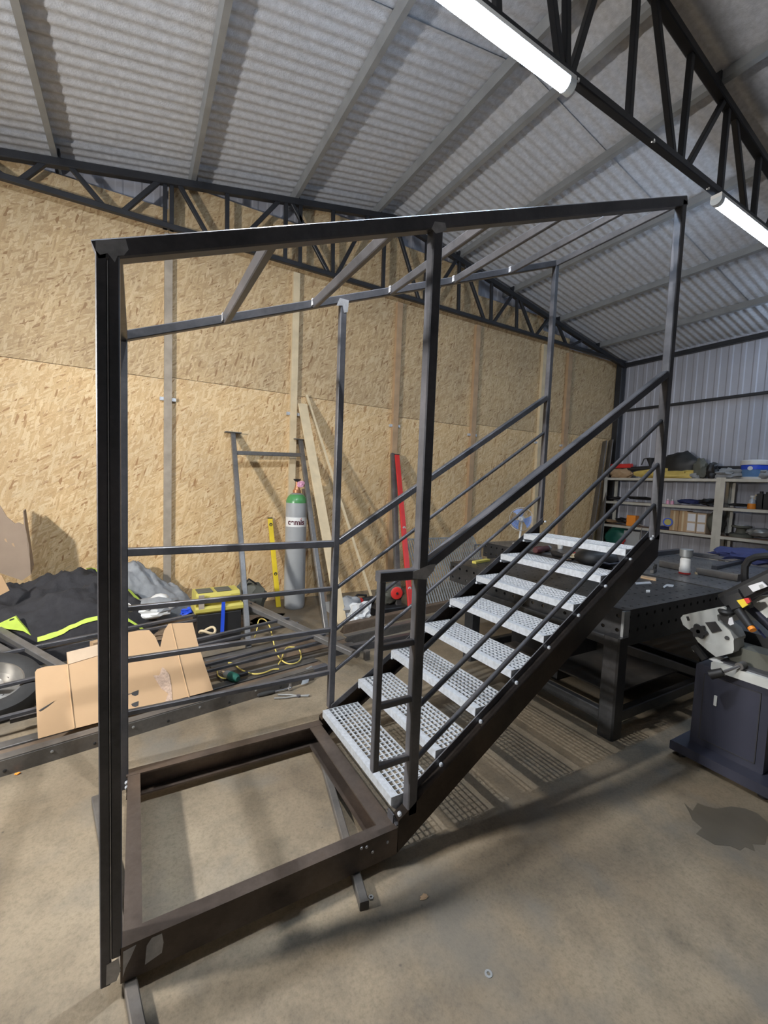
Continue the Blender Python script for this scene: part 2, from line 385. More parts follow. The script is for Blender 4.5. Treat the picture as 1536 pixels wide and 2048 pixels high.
# trusses
def truss(Y, webs, label, xs=(XE+.1, XW-.1), w=.06, hooks=False):
    T = thing('roof_truss', label, 'truss', (XR, Y, 4.5), 0, 'roof trusses')
    top = lambda x: zroof(x)-.145
    MB().bar((xs[0], Y, 4.53), (xs[1], Y, 4.53), w, w).build('bottom_chord', 'truss', T)
    MB().bar((xs[0], Y, top(xs[0])), (XR, Y, top(XR)), w*1.3, w*1.3).build('top_chord', 'truss', T)
    MB().bar((XR, Y, top(XR)), (xs[1], Y, top(xs[1])), w*1.3, w*1.3).build('top_chord', 'truss', T)
    for (xt, zt), (xb, zb) in webs:
        zt = min(max(zt, 4.56), top(xt)); ww = w*.8
        MB().bar((xt, Y, top(xt) if zt > top(xt)-.25 else zt), (xb, Y, 4.53 if zb < 4.8 else zb), ww, ww, (0, 1, 0)).build('web_bar', 'truss', T)
    for x in PX:
        MB().box((x+.03 if x < XR else x-.05, Y-.04, top(x)), (x+.05 if x < XR else x-.03, Y+.04, top(x)+.13), .002).build('purlin_cleat', 'truss', T)
    return T
w1 = [((-.68, 9), (-.9, 4.5)), ((-.5, 9), (-.19, 4.5)), ((.34, 9), (-.03, 4.5)), ((.52, 9), (.86, 4.5)), ((1.055, 9), (1.06, 4.5)), ((1.70, 9), (1.15, 4.5)),
      ((1.775, 9), (1.78, 4.5)), ((1.97, 9), (1.98, 4.5)), ((1.84, 9), (2.40, 4.5)), ((2.43, 9), (2.45, 4.5)), ((2.98, 9), (2.50, 4.5)), ((3.24, 9), (3.25, 4.5)), ((3.40, 9), (3.90, 4.5)),
      ((4.0, 9), (4.0, 4.5)), ((4.6, 9), (4.08, 4.5)), ((4.65, 9), (4.68, 4.5)), ((4.76, 9), (5.25, 4.5)), ((5.37, 9), (5.40, 4.5)), ((5.88, 9), (5.45, 4.5)), ((5.99, 9), (6.02, 4.5)),
      ((6.05, 9), (6.46, 4.5)), ((6.85, 9), (6.52, 4.5)), ((-1.3, 9), (-1.0, 4.5)), ((-1.75, 9), (-1.4, 4.5)), ((7.1, 9), (7.4, 4.5)), ((7.9, 9), (7.5, 4.5))]
truss(4.2, w1, 'black steel roof truss standing against the chipboard wall')
w2 = [((2.3, 9), (2.58, 4.5)), ((2.55, 9), (2.64, 4.5)), ((2.99, 9), (2.68, 4.5)), ((3.36, 9), (3.37, 4.5)), ((3.58, 9), (4.02, 4.5)), ((4.17, 9), (4.14, 4.5)), ((4.78, 9), (4.24, 4.5)),
      ((4.86, 9), (4.85, 4.5)), ((5.0, 9), (5.39, 4.5)), ((5.58, 9), (5.57, 4.5)), ((1.9, 9), (2.0, 4.5)), ((1.2, 9), (1.6, 4.5)), ((.6, 9), (.5, 4.5)), ((-.6, 9), (-.3, 4.5)), ((6.2, 9), (5.9, 4.5)), ((6.9, 9), (6.9, 4.5))]
t2 = truss(.62, w2, 'black steel roof truss overhead with the strip lights hung along it')
# two extra columns in front of the chipboard, joined to the truss
for x in (.388, .455):
    MB().bar((x, 4.22, 4.5), (x, 4.22, zroof(x)-.15), .045, .045).build('upright', 'truss', [o for o in C.objects if o.name == 'roof_truss'][0])
# timber studs on the board wall
for x, m, w, z1, lab in ((.43, 'wood_grey', .085, 4.5, 'weathered grey timber stud on the chipboard wall left of the leaning trestle'),
                   (1.975, 'wood', .09, 4.48, 'pale timber stud on the chipboard wall behind the top of the leaning plank'),
                   (3.62, 'wood_dark', .095, 4.48, 'brownish timber stud on the chipboard wall above the red spirit level'),
                   (5.22, 'wood_dark', .10, 4.48, 'timber stud on the chipboard wall between the middle and rear stair posts'),
                   (6.92, 'wood', .09, 4.48, 'timber stud on the chipboard wall seen just left of the far rear post'),
                   (7.68, 'wood_dark', .12, 4.45, 'wide brown timber stud on the chipboard wall nearest the black corner column')):
    T = thing('timber_stud', lab, 'stud', (x, YW-.03, 0), 0, 'timber studs on the chipboard wall')
    MB().box((x-w/2, YW-.06, 0), (x+w/2, YW, z1), .004).build('post', m, T)
    for s in (-1, 1):
        MB().box((x+s*(w/2+.002), YW-.045, 2.58), (x+s*(w/2+.045), YW-.002, 2.62), .001).build('bracket', 'galv', T)
# ---- lamps
def striplight(x0, x1, label):
    T = thing('strip_light', label, 'lamp', ((x0+x1)/2, .56, 4.33), 0, 'strip lights hung under the truss')
    z = 4.38; y = .56
    MB().box((x0, y-.045, z+.015), (x1, y+.045, z+.05), .004).build('housing', 'white', T)
    sec = [(math.cos(a)*.045, math.sin(a)*.042) for a in [math.pi+math.pi*k/10 for k in range(11)]]
    MB().sweep(sec+[(.045, .014), (-.045, .014)], (x0+.06, y, z), (x1-.06, y, z)).build('diffuser', LAMP, T)
    for a, b in ((x0, x0+.06), (x1-.06, x1)):
        MB().sweep([(u*1.05, v*1.05) for u, v in sec]+[(.047, .016), (-.047, .016)], (a, y, z), (b, y, z)).build('end_cap', 'lampcap', T)
    for xx in (x0+.2, x1-.2):
        MB().path([(xx, y, z+.05), (xx, y+.01, z+.09), (xx, y+.05, z+.12)], .004).build('hanging_wire', 'white', T)
LAMP = emis('lit diffuser', (.60, .77, 1.0), 80)
MT['lampcap'] = simple('translucent end cap', (.6, .65, .68), .3)
striplight(1.06, 2.62, 'lit strip light at the top of the picture, the nearer one under the truss')
striplight(4.66, 6.22, 'lit strip light at the right edge, the farther one under the truss')
striplight(-2.2, -.64, 'lit strip light under the truss left of the stair, above the camera')
striplight(8.0, 9.2, 'lit strip light at the far right end of the truss')
# loose wire ends on the truss between the lamps
for i, (px, py) in enumerate(((1152, 165), (1303, 285), (1412, 378))):
    p = at(px, py, 2, 4.5)
    one('wire_hook', MB().path([p+V((0, 0, .03)), p+V((.005, -.02, .01)), p+V((-.01, -.03, -.02)), p+V((-.05, -.03, -.035))], .006), 'white',
        ('short white wire hook on the truss beside the end cap of the near strip light', 'short white wire hook under the truss midway between the two strip lights', 'short white wire hook under the truss just left of the right strip light')[i], 'hook', 'wire hooks under the truss')
# work light standing to the left of the stair
W = thing('work_light', 'floodlight on a tripod standing left of the stair', 'lamp', (-2.6, .65, 0))
hd = V((-2.55, .65, 2.45)); dr = V((1, .12, -.25)).normalized()
MB().cyl((-2.6, .65, .5), (-2.6, .65, 2.35), .016).build('pole', 'black', W)
for k in range(3):
    a = k*2.094+.4; MB().cyl((-2.6, .65, .75), (-2.2+.45*math.cos(a), .95+.5*math.sin(a), .01), .012).build('leg', 'black', W)
b_ = MB().bar(hd-dr*.06, hd, .30, .22); b_.build('lamp_head', 'black', W)
MB().bar(hd+dr*.001, hd+dr*.006, .26, .18).build('lit_panel', emis('work light panel', (1.0, .97, .93), 1750), W)
P_ = thing('pendant_light', 'small square floodlight hanging from a purlin above the platform', 'lamp', (.43, .17, 4.40))
MB().box((.33, .07, 4.40), (.53, .27, 4.46), .005).build('housing', 'black', P_)
MB().box((.41, .15, 4.392), (.45, .19, 4.399), 0).build('lit_panel', emis('pendant panel', (.95, .97, 1.0), 21000), P_)
MB().cyl((.43, .17, 4.46), (.43, .17, zroof(.43)), .004).build('wire', 'black', P_)
wd = bpy.data.worlds.new('world'); sc.world = wd; wd.use_nodes = True
wd.node_tree.nodes['Background'].inputs[0].default_value = (.5, .55, .65, 1); wd.node_tree.nodes['Background'].inputs[1].default_value = .0
sc.view_settings.view_transform = 'Standard'; sc.view_settings.look = 'None'; sc.view_settings.gamma = 1; sc.view_settings.exposure = -.12
sc.view_settings.use_curve_mapping = False
# ================================================================ STAIRCASE (one welded and bolted piece)
S = thing('steel_staircase', 'tall welded steel staircase frame with galvanised grating treads, standing on two tubes', 'staircase', (1.1, .48, .04))
Z0 = .055; SL = .392; H = 2.355; M0 = 1.164; R0 = 3.031; FY = .928
def part(name, mb, mat='steel', par=None, label=None):
    o = mb.build(name, mat, par if par is not None else S)
    if label: o['label'] = label
    return o
zt = lambda x: H+SL*x          # top of the sloping beams
t = .05; tf = .04
# near posts (front face at Y = 0)
part('post', MB().bar((.0145, .03, Z0), (.0145, .03, H-.02), .029, .06, (0, 1, 0), .003))
part('post', MB().bar((.0455, .03, Z0+.085), (.0455, .03, H-.02), .029, .06, (0, 1, 0), .003))
part('post', MB().bar((M0+t/2, t/2, .20), (M0+t/2, t/2, zt(M0)-.03), t, t))
part('post', MB().bar((R0+t/2, t/2, 1.40), (R0+t/2, t/2, zt(R0)-.02), t, t))
part('weld_seam', MB().bar((.030, -.0005, Z0+.09), (.030, -.0005, H-.05), .0025, .002, (0, 1, 0), 0), 'weld', label='thin bright seam between the two post tubes')
# far posts
part('post', MB().bar((.045, FY+.02, .085), (.045, FY+.02, zt(.04)-.03), tf, tf))
part('post', MB().bar((M0+tf/2, FY+.02, .25), (M0+tf/2, FY+.02, zt(M0)-.03), tf, tf))
part('post', MB().bar((R0+tf/2, FY+.02, 1.40), (R0+tf/2, FY+.02, zt(R0)-.02), tf, tf))
# top beams
dz = -.029
part('top_beam', MB().bar((0, .025, zt(0)+dz), (R0+t, .025, zt(R0+t)+dz), .05, .056))
part('top_beam', MB().bar((.025, FY+.02, zt(.025)+dz+.006), (R0+tf, FY+.02, zt(R0+tf)+dz+.006), .04, .044))
# crossbars of the roof
for x in (.042, .512, 1.00, 1.51, 2.01, 2.535, 3.05):
    part('crossbar', MB().bar((x, .05, zt(x)-.025), (x, FY, zt(x)-.025), .04, .04, (-SL, 0, 1)))
for x in (.512, 1.00, 1.51, 2.01, 2.535):
    part('weld_bead', MB().bar((x-.021, FY-.012, zt(x)-.045), (x-.021, FY-.012, zt(x)-.005), .006, .022, (0, 1, 0), .001), 'weld', label='bright weld bead')
# handrails
ZR = 1.328; SR = .623
def slope(x): return ZR+SR*(x-M0)
part('handrail', MB().bar((M0+t, .025, ZR-.02+.03), (R0, .025, slope(R0)-.02-.01), .045, .045))
part('handrail', MB().bar((M0+tf, FY+.02, ZR-.02+.01), (R0, FY+.02, slope(R0)-.02-.02), .04, .04))
part('handrail', MB().bar((.065, FY+.02, ZR-.02), (M0, FY+.02, ZR-.02), .04, .04))
# thin rails
for za, zb in ((.977, 2.167), (.724, 1.888), (.474, 1.624)):
    part('rail', MB().cyl((M0+t, .025, za-.03), (R0, .025, zb), .0125, n=12))
for za, zb in ((1.025, 2.165), (.755, 1.89), (.48, 1.629)):
    part('rail', MB().cyl((M0+tf, FY+.02, za), (R0, FY+.02, zb), .0125, n=12))
for z in (1.022, .758, .480):
    part('rail', MB().bar((.065, FY+.02, z), (M0, FY+.02, z), .026, .026))
# return loop beside the near middle post
part('return_loop', MB().bar((.975, .025, ZR-.02), (M0, .025, ZR-.02), .045, .045).bar((.993, .025, .46), (.993, .025, ZR-.03), .03, .03, (0, 1, 0))
     .bar((.98, .025, .465), (M0, .025, .465), .026, .026).bar((1.0, .025, 1.0), (M0, .025, 1.0), .026, .026).bar((1.0, .025, .74), (M0, .025, .74), .026, .026), 'steel')
# platform frame of channels, flanges inward, top at .165
zc = .103; D = .124
part('platform_channel', MB().sweep([(-a, b) for a, b in chan(D, .058, .008)], (.055, 0, zc), (1.112, 0, zc)), 'steel_brown')
part('platform_channel', MB().sweep(chan(D, .058, .008), (.055, FY+.04, zc), (1.12, FY+.04, zc)), 'steel_brown')
part('platform_channel', MB().sweep(chan(D-.002, .056, .008), (.062, .055, zc), (.062, FY-.015, zc)), 'steel_brown')
part('platform_channel', MB().sweep([(-a, b) for a, b in chan(D-.002, .075, .008)], (1.110, .055, zc), (1.110, FY-.015, zc)), 'steel_brown')
# stringers
xs0, xs1 = 1.116, 3.075
zb0 = .045; kz = .633
def stringer(yw, s, nm='stringer'):
    # web plate sloped, cut plumb at the lower end; flange pointing inward (s = +1 / -1)
    mb = MB()
    def P(x, y, dz): return V((x, y, zb0+kz*(x-xs0)+dz))
    for (a, b, c, d) in ((0, .006, 0, .150), (.006, .052, .143, .150), (.006, .052, 0, .008)):
        y0, y1 = yw+s*a, yw+s*b
        vs = [P(xs0, y0, c), P(xs1, y0, c), P(xs1, y0, d), P(xs0, y0, d), P(xs0, y1, c), P(xs1, y1, c), P(xs1, y1, d), P(xs0, y1, d)]
        mb.add(vs, [(0, 1, 2, 3), (4, 7, 6, 5), (0, 4, 5, 1), (3, 2, 6, 7), (0, 3, 7, 4), (1, 5, 6, 2)])
    st = part(nm, mb, 'steel_dark')
    mb = MB()
    for (a, b, c, d) in ((.046, .052, .150, .190),):
        y0, y1 = yw+s*a, yw+s*b; X0, X1 = xs0+.06, xs1-.02
        vs = [P(X0, y0, c), P(X1, y0, c), P(X1, y0, d), P(X0, y0, d), P(X0, y1, c), P(X1, y1, c), P(X1, y1, d), P(X0, y1, d)]
        mb.add(vs, [(0, 1, 2, 3), (4, 7, 6, 5), (0, 4, 5, 1), (3, 2, 6, 7), (0, 3, 7, 4), (1, 5, 6, 2)])
    part('bolting_strip', mb, 'steel', st)
    return st
s1 = stringer(0, 1); s2 = stringer(FY+.04, -1)
# treads
def tread_mesh(L=.83, W=.245):
    mb = MB()
    n = 8
    for i in range(n):
        x = .036+(W-.040)*i/(n-1); mb.box((x-.0031, .003, -.011), (x+.0031, L-.003, 0), .0008)
    k = 26
    for j in range(1, k):
        y = L*j/k; mb.box((.03, y-.0028, -.009), (W, y+.0028, -.001), .0006)
    return mb
def nosing(L=.83):
    return MB().sweep([(0, 0), (0, -.042), (.003, -.042), (.003, -.004), (.032, -.004), (.032, 0)], (0, 0, 0), (0, L, 0))
tm = None
for k in range(8):
    x = 1.108+.2425*k; z = .268+.1525*k; y0 = .060
    if k == 0:
        T = bpy.data.objects.new('tread', None); C.objects.link(T); T.parent = S; T.location = V((x, y0, z))-S.location
        # tread as a mesh part: grating is the part, its pieces are sub-parts
        me = tread_mesh().build('tread', 'galv', None, local=True)
        bpy.data.objects.remove(T); T = me; T.parent = S; T.location = V((x, y0, z))-S.location
        nosing().build('nosing', 'galv', T, local=True)
        W_ = .245; L_ = .83
        for yy in (0, L_):
            MB().add([(0, yy-.002, 0), (W_, yy-.002, 0), (W_, yy-.002, -.035), (W_-.06, yy-.002, -.07), (.03, yy-.002, -.07), (0, yy-.002, -.04),
                      (0, yy+.002, 0), (W_, yy+.002, 0), (W_, yy+.002, -.035), (W_-.06, yy+.002, -.07), (.03, yy+.002, -.07), (0, yy+.002, -.04)],
                     [(0, 1, 2, 3, 4, 5), (11, 10, 9, 8, 7, 6)]+[(i, (i+1) % 6, 6+(i+1) % 6, 6+i) for i in range(6)]).build('end_plate', 'galv', T, local=True)
        MB().lathe((.26, -.0275, .092-.0), (-.2, 0, 1), [(.010, -.004), (.010, .004), (.007, .009), (0, .010)], 10).build('bolt', 'galv', T, local=True)
        MB().lathe((.26, L_+.012, .092), (-.2, 0, 1), [(.010, -.004), (.010, .004), (.007, .009), (0, .010)], 10).build('bolt', 'galv', T, local=True)
    else:
        d = dup(T, S); d.location = V((x, y0, z))-S.location
# base brackets and bolts at the near middle post and the far posts
part('foot_plate', MB().box((M0-.055, .008, .166), (M0+.055, .055, .172)).box((M0-.06, .03, .12), (M0-.054, .08, .205)), 'steel')
for dx, dz_ in ((-.03, .205), (-.018, .188)):
    part('bolt', MB().lathe((M0+dx, .02, dz_), (-.3, -1, .3), [(.011, -.01), (.011, .003), (.007, .009), (0, .01)], 10), 'galv')
for dz_ in (.10, .125):
    part('bolt', MB().lathe((.058, FY-.004, dz_), (.2, -1, 0), [(.010, 0), (.010, .006), (.006, .01), (0, .011)], 10), 'galv')
for x, z in ((.93, .145), (.955, .14), (1.06, .12), (.985, .105)):
    part('bolt', MB().lathe((x, -.001, z), (0, -1, 0), [(.007, 0), (.006, .003), (0, .004)], 10), 'weld')
for z in (1.40, 1.42):
    part('bolt', MB().lathe((R0-.012 if z < 1.41 else R0+.01, .02, z-.0), (-.5, -1, .2), [(.012, 0), (.012, .006), (.007, .011), (0, .012)], 10), 'galv')
part('foot_plate', MB().bar((R0-.02, .03, 1.385), (R0+.05, .03, 1.43), .05, .006), 'steel')
# ground welds: thin bright patches on the joints
def patch(pts, y): 
    part('ground_weld', MB().plate([V((x, y, z)) for x, z in pts], (0, -.0008, 0)), 'weld', label='shiny ground weld')
patch([(.002, H+.000-.003), (.075, H+.022), (.082, H-.005), (.070, H-.025), (.055, H-.030), (.048, H-.05), (.03, H-.03), (.012, H-.04), (.002, H-.03)], -.0)
patch([(M0-.03, ZR-.005), (M0+.06, ZR+.02), (M0+.09, ZR+.02), (M0+.08, ZR-.01), (M0+.04, ZR-.045), (M0, ZR-.04), (M0-.03, ZR-.035)], 0)
patch([(M0-.012, zt(M0)-.062), (M0+.002, zt(M0)-.03), (M0+.055, zt(M0)-.018), (M0+.065, zt(M0)-.045), (M0+.04, zt(M0)-.06), (M0+.01, zt(M0)-.075)], -.0)
patch([(.062, .06), (.063, .15), (.10, .155), (.085, .12), (.07, .09)], 0)
patch([(.125, .07), (.13, .135), (.145, .155), (.175, .155), (.18, .12), (.175, .085)], 0)
patch([(.016, .06), (.018, .13), (.05, .135), (.056, .09), (.045, .06)], 0)
patch([(M0-.03, zt(M0)-.07), (M0-.01, zt(M0)-.02), (M0+.05, zt(M0)-.02), (M0+.045, zt(M0)-.09), (M0+.02, zt(M0)-.10), (M0+.01, zt(M0)-.06)], FY-.001)
# tubes under the frame
def sleeper(a, b, lab):
    a = V(a); b = V(b); mb = MB(); o_, i_ = .019, .015
    for s, e in ((a, b),): mb.bar(s, e, .038, .038)
    return one('support_tube', mb, 'steel_old', lab, 'tube', 'tubes under the staircase')
sleeper((-.08, 1.02, .0195), (.125, -.26, .0195), 'square steel tube lying on the floor under the left end of the platform')
sl2 = sleeper((1.105, .93, .0195), (.885, -.125, .0195), 'square steel tube on the floor under the platform beside the lowest tread')
# ================================================================ THINGS ALONG THE CHIPBOARD WALL
def zat(px, py, y): return at(px, py, 1, y).z
# leaning trestle
a0 = at(466, 866, 1, YW-.06); a1 = at(497, 1296, 2, 0); b0 = at(601, 880, 1, YW-.06); b1 = at(652, 1258, 2, 0)
T = thing('leaning_trestle', 'dark steel trestle with two long legs and one crossbar leaning on the chipboard wall', 'trestle', a1)
MB().bar(a0, a1, .055, .055, (0, 1, 0)).build('leg', 'steel_grey', T); MB().bar(b0, b1, .055, .055, (0, 1, 0)).build('leg', 'steel_grey', T)
k = .115; MB().bar(a0+(a1-a0)*k, b0+(b1-b0)*(k-.02), .05, .05).build('crossbar', 'steel_grey', T)
for p in (a0, b0): MB().box(p+V((-.10, -.05, 0)), p+V((.10, .05, .012)), .001).build('end_plate', 'steel_old', T)
# yellow level
p0 = at(540, 1037, 1, YW-.03); p1 = at(557, 1214, 2, .0); n = (p1-p0).normalized()
T = thing('spirit_level', 'yellow spirit level leaning upright against the chipboard, left of the gas cylinder', 'spirit level', p1)
MB().bar(p0, p1, .062, .028, (0, -1, .2)).build('body', 'yellow', T)
MB().bar(p0+V((0, 0, .012)), p0, .066, .032, (0, -1, .2)).build('end_cap', 'black', T)
for t_ in (.07, .63): MB().lathe(p0+(p1-p0)*t_+V((0, -.012, 0)), (0, -1, .1), [(.022, 0), (.022, .006), (.012, .008), (.012, .002), (0, .002)], 14).build('vial', 'black', T)
# gas cylinder
g = at(588, 1214, 2, 0); R = .138
T = thing('gas_cylinder', 'tall grey gas cylinder with green shoulder and white label band standing by the wall', 'gas cylinder', g)
zz = lambda y: zat(588, y, g.y-R*.6)
ztop = zz(1006); zs = zz(1012)
prof = [(R*.9, 0), (R*.97, .02), (R, .05), (R, ztop-.03)]
MB().lathe(g, (0, 0, 1), prof+[(R*.995, ztop)], 36).build('body', 'cyl_grey', T)
z1 = zz(992)
MB().lathe(g, (0, 0, 1), [(R*.996, ztop), (R*.97, ztop+.03), (R*.88, ztop+.065), (R*.72, ztop+.095), (R*.62, ztop+.108)], 36).build('green_shoulder', 'cyl_green', T)
MB().lathe(g, (0, 0, 1), [(R*.62, ztop+.108), (R*.5, ztop+.122), (R*.36, ztop+.13), (0, ztop+.132)], 36).build('grey_crown', 'galv_dull', T)
zc_ = ztop+.13
MB().lathe(g, (0, 0, 1), [(.052, zc_-.005), (.052, zc_+.035), (.04, zc_+.042), (.03, zc_+.07), (.018, zc_+.11), (.018, zc_+.15), (0, zc_+.152)], 16).build('valve', 'brass', T)
MB().lathe(g, (0, 0, 1), [(.012, zc_+.14), (.045, zc_+.165), (.05, zc_+.18), (0, zc_+.183)], 14).build('handwheel', 'black', T)
MB().blob(g+V((.045, -.03, zc_+.115)), (.045, .02, .04), 3, .3).build('cap', 'pink', T)
za, zb = zz(1053.5), zz(1034.5)
vw = (CAM-g); phi = math.atan2(vw.y, vw.x)
mb = MB(); nseg = 20
vs = []
for i in range(nseg+1):
    a = phi+(-.5+i/nseg)*2.45
    for z in (za, zb): vs.append(g+V((math.cos(a)*(R+.0015), math.sin(a)*(R+.0015), z)))
mb.add(vs, [(2*i, 2*i+2, 2*i+3, 2*i+1) for i in range(nseg)])
lb = mb.build('label_band', 'white', T)
# lettering on the band, bent round the cylinder
def bent_text(body, size, phi0, z0, par, mat, name, kx=1.0):
    cu = bpy.data.curves.new(name, 'FONT'); cu.body = body; cu.size = size; cu.align_x = 'CENTER'; cu.offset = .0035
    o = bpy.data.objects.new(name, cu); C.objects.link(o); bpy.context.view_layer.update()
    dg = bpy.context.evaluated_depsgraph_get(); me = bpy.data.meshes.new_from_object(o.evaluated_get(dg)); bpy.data.objects.remove(o)
    for v in me.vertices:
        a = phi0+v.co.x*kx/R; v.co = V((math.cos(a)*(R+.003), math.sin(a)*(R+.003), z0+v.co.y))
    me.materials.append(MT[mat]); q = bpy.data.objects.new(name, me); C.objects.link(q); q.parent = par; return q
h_ = zb-za
tx = bent_text('cemis', .098, phi, za+h_*.24, T, 'logo', 'lettering', 1.0) if MT.setdefault('logo', simple('dark maroon print', (.09, .02, .03), .6)) else None
MB().bar(g+V((math.cos(phi+.42)*(R+.003), math.sin(phi+.42)*(R+.003), zb-h_*.22)), g+V((math.cos(phi+.50)*(R+.003), math.sin(phi+.50)*(R+.003), zb-h_*.05)), .008, .002).build('logo_tick', 'red', T)
# planks
def lean(name, top, bot, w, th, mat, label, cat, ytop=YW-.03, group=None, nrm=(0, -1, .25)):
    p = at(*top, 1, ytop); q = at(*bot, 2, .0)
    return one(name, MB().bar(p, q, w, th, nrm, .002), mat, label, cat, group)
lean('plank', (605, 808), (684, 1246), .125, .022, 'wood', 'wide pale wooden plank leaning on the wall right of the gas cylinder', 'plank', YW-.13)
lean('wooden_batten', (613, 790), (752, 1222), .032, .022, 'wood', 'thin pale wooden batten leaning far over beside the wide plank', 'batten', YW-.04)
lean('steel_offcut', (608, 978), (652, 1214), .06, .04, 'rust', 'rusty flat steel offcut leaning behind the right leg of the trestle', 'offcut', YW-.05)
lean('square_tube', (786, 908), (797, 1226), .075, .05, 'steel_old', 'dark square tube leaning on the wall beside the red level', 'tube', YW-.05)
# red level
p0 = at(794, 910, 1, YW-.10); p1 = at(823, 1234, 2, 0)
T = thing('spirit_level', 'long red spirit level leaning on the wall behind the near middle post', 'spirit level', p1)
MB().bar(p0, p1, .075, .03, (0, -1, .2)).build('body', 'red', T); MB().bar(p0+V((0, 0, .014)), p0, .08, .034, (0, -1, .2)).build('end_cap', 'black', T)
for t_ in (.5, .85): MB().lathe(p0+(p1-p0)*t_+V((0, -.014, 0)), (0, -1, .1), [(.024, 0), (.024, .006), (.014, .008), (.014, .002), (0, .002)], 14).build('vial', 'pale', T)
# perforated mesh panel
tl = at(813, 1079, 1, 3.95); bl = at(849, 1219, 2, .01); tr = at(946, 1076, 1, 3.95); w_ = (tr-tl); w_.z = 0; up_ = tl-bl
T = thing('mesh_panel', 'grey ribbed grating panel leaning on the wall behind the stair', 'panel', bl)
mb = MB(); nb = 30; nrm = w_.cross(up_).normalized()
for i in range(nb+1): mb.bar(bl+w_*(i/nb), bl+w_*(i/nb)+up_, .019, .014, nrm, .001)
for j in range(13): mb.bar(bl+up_*(j/12)-nrm*.01, bl+up_*(j/12)-nrm*.01+w_, .006, .006, (0, 0, 1), .001)
mb.build('bars', 'galv_dull', T)
mb = MB()
for a, b in ((bl, bl+w_), (bl+up_, bl+up_+w_), (bl, bl+up_), (bl+w_, bl+w_+up_)): mb.bar(a, b, .025, .012, nrm, .001)
mb.build('rim', 'galv_dull', T)
# ---------------------------------------------------------------- steel stock on the floor
def stock(p, q, w, h, mat, label, kind='chan', z0=0, ext=0, name='steel_channel', group='steel stock lying along the wall'):
    p = V(p); q = V(q); d = (q-p).normalized(); p = p-d*ext; mb = MB()
    c = V((0, 0, z0+h/2))
    if kind == 'chan': mb.sweep(chan(h, -w, -.007), p+c, q+c)
    elif kind == 'chan_in': mb.sweep(chan(h, -w, -.007), p+c, q+c)
    else: mb.bar(p+c, q+c, w, h)
    T = thing(name, label, 'steel bar' if kind != 'chan' else 'channel', p+V((0, 0, z0)), 0, group)
    mb.build('profile', mat, T)
    return T, p, q, d
A = at(0, 1555, 2, 0); B = at(628, 1360, 2, 0)
T, p, q, d = stock(A, B, .07, .09, 'steel_old', 'long drilled steel channel on the floor in front of the cardboard sheet', 'chan', 0, .5)
L = (q-p).length; side = V((d.y, -d.x, 0))
for i in range(12):
    c = p+d*(L*(i+.5)/12)+V((0, 0, .03+.03*(i % 2)))
    MB().lathe(c+side*.0006, side, [(.009, 0), (.009, .002), (.005, .004), (0, .004)], 8).build('rivet', 'galv_dull' if i % 2 else 'black', T)
up2 = V((-d.y, d.x, 0))
for k, (o_, w, h, m) in enumerate(((.12, .06, .05, 'steel'), (.21, .07, .03, 'rust'), (.31, .08, .03, 'steel_old'))):
    stock(A+up2*o_, B+up2*o_+d*.2, w, h, m, ('dark square bar lying just behind the long drilled channel', 'rusty flat bar lying second behind the drilled channel', 'grey flat bar lying third behind the drilled channel')[k], 'bar', 0, .5, 'steel_bar')
fa = at(488, 1330, 2, .03); fb = at(640, 1294, 2, .03); fd = (fb-fa).normalized(); fn = V((-fd.y, fd.x, 0))
for k in range(5):
    fa2 = fa+fn*(-.10+.105*k)-fd*(.25+.1*(k % 2)); fb2 = fb+fn*(-.10+.105*k)+fd*.35; fa2.z = fb2.z = 0
    stock(fa2, fb2, .095, .028, 'rust' if k % 2 else 'steel_old', ('grey brown flat bar of the floor stack, nearest the ratchet', 'rusty flat bar of the floor stack, second from the ratchet', 'grey brown flat bar in the middle of the floor stack under the cable loop',
          'rusty flat bar of the floor stack, second from the wall', 'grey brown flat bar of the floor stack, nearest the toolbox')[k], 'bar', .0, 0, 'flat_bar', 'flat bars stacked under the cable')
# channels behind the stair
for (pa, pb, w, h, m, lab, zb_) in (((688, 1268), (905, 1216), .09, .09, 'rust', 'brown steel channel on the floor, rearmost of the ones behind the staircase', 0),
                          ((694, 1290), (880, 1246), .08, .08, 'steel_old', 'grey bolted steel channel lying in the middle behind the staircase', 0),
                          ((672, 1312), (840, 1278), .07, .06, 'steel', 'black steel channel lying nearest the rear stringer', 0)):
    stock(at(*pa, 2, .0), at(*pb, 2, .0), w, h, m, lab, 'chan', zb_, 0, 'steel_channel', 'channels behind the staircase')
# lying railing panels
E0 = at(708, 1308, 2, .14); E1 = at(432, 1184, 2, .40); L0 = at(0, 1440, 2, .14)
ex = (E1-E0); nrm = ex.cross(L0-E0).normalized()
if nrm.z < 0: nrm = -nrm
def panel(off, lab, bars, tubes, dpx):
    T = thing('railing_panel', lab, 'railing', E0+nrm*off, 0, 'railing panels lying on the floor')
    q = lambda x, y: atp(x, y, E0+nrm*off, nrm)
    for (a, b) in tubes: MB().bar(q(*a), q(*b), .055, .05, nrm).build('end_tube', 'steel_grey', T)
    for (a, b) in bars: MB().bar(q(*a), q(*b), .026, .026, nrm).build('bar', 'steel', T)
    return T
panel(0, 'dark railing panel lying on the heap, the upper of the two', [((-80, 1324), (503, 1207)), ((-80, 1392), (578, 1236)), ((-80, 1458), (650, 1268))], [((432, 1184), (706, 1307)), ((-60, 1228), (170, 1362))], 0)
panel(-.055, 'dark railing panel lying on the heap, the lower of the two', [((60, 1306), (522, 1214)), ((60, 1369), (596, 1246)), ((20, 1442), (664, 1279))], [((452, 1186), (716, 1310)), ((-70, 1258), (130, 1372))], 0)
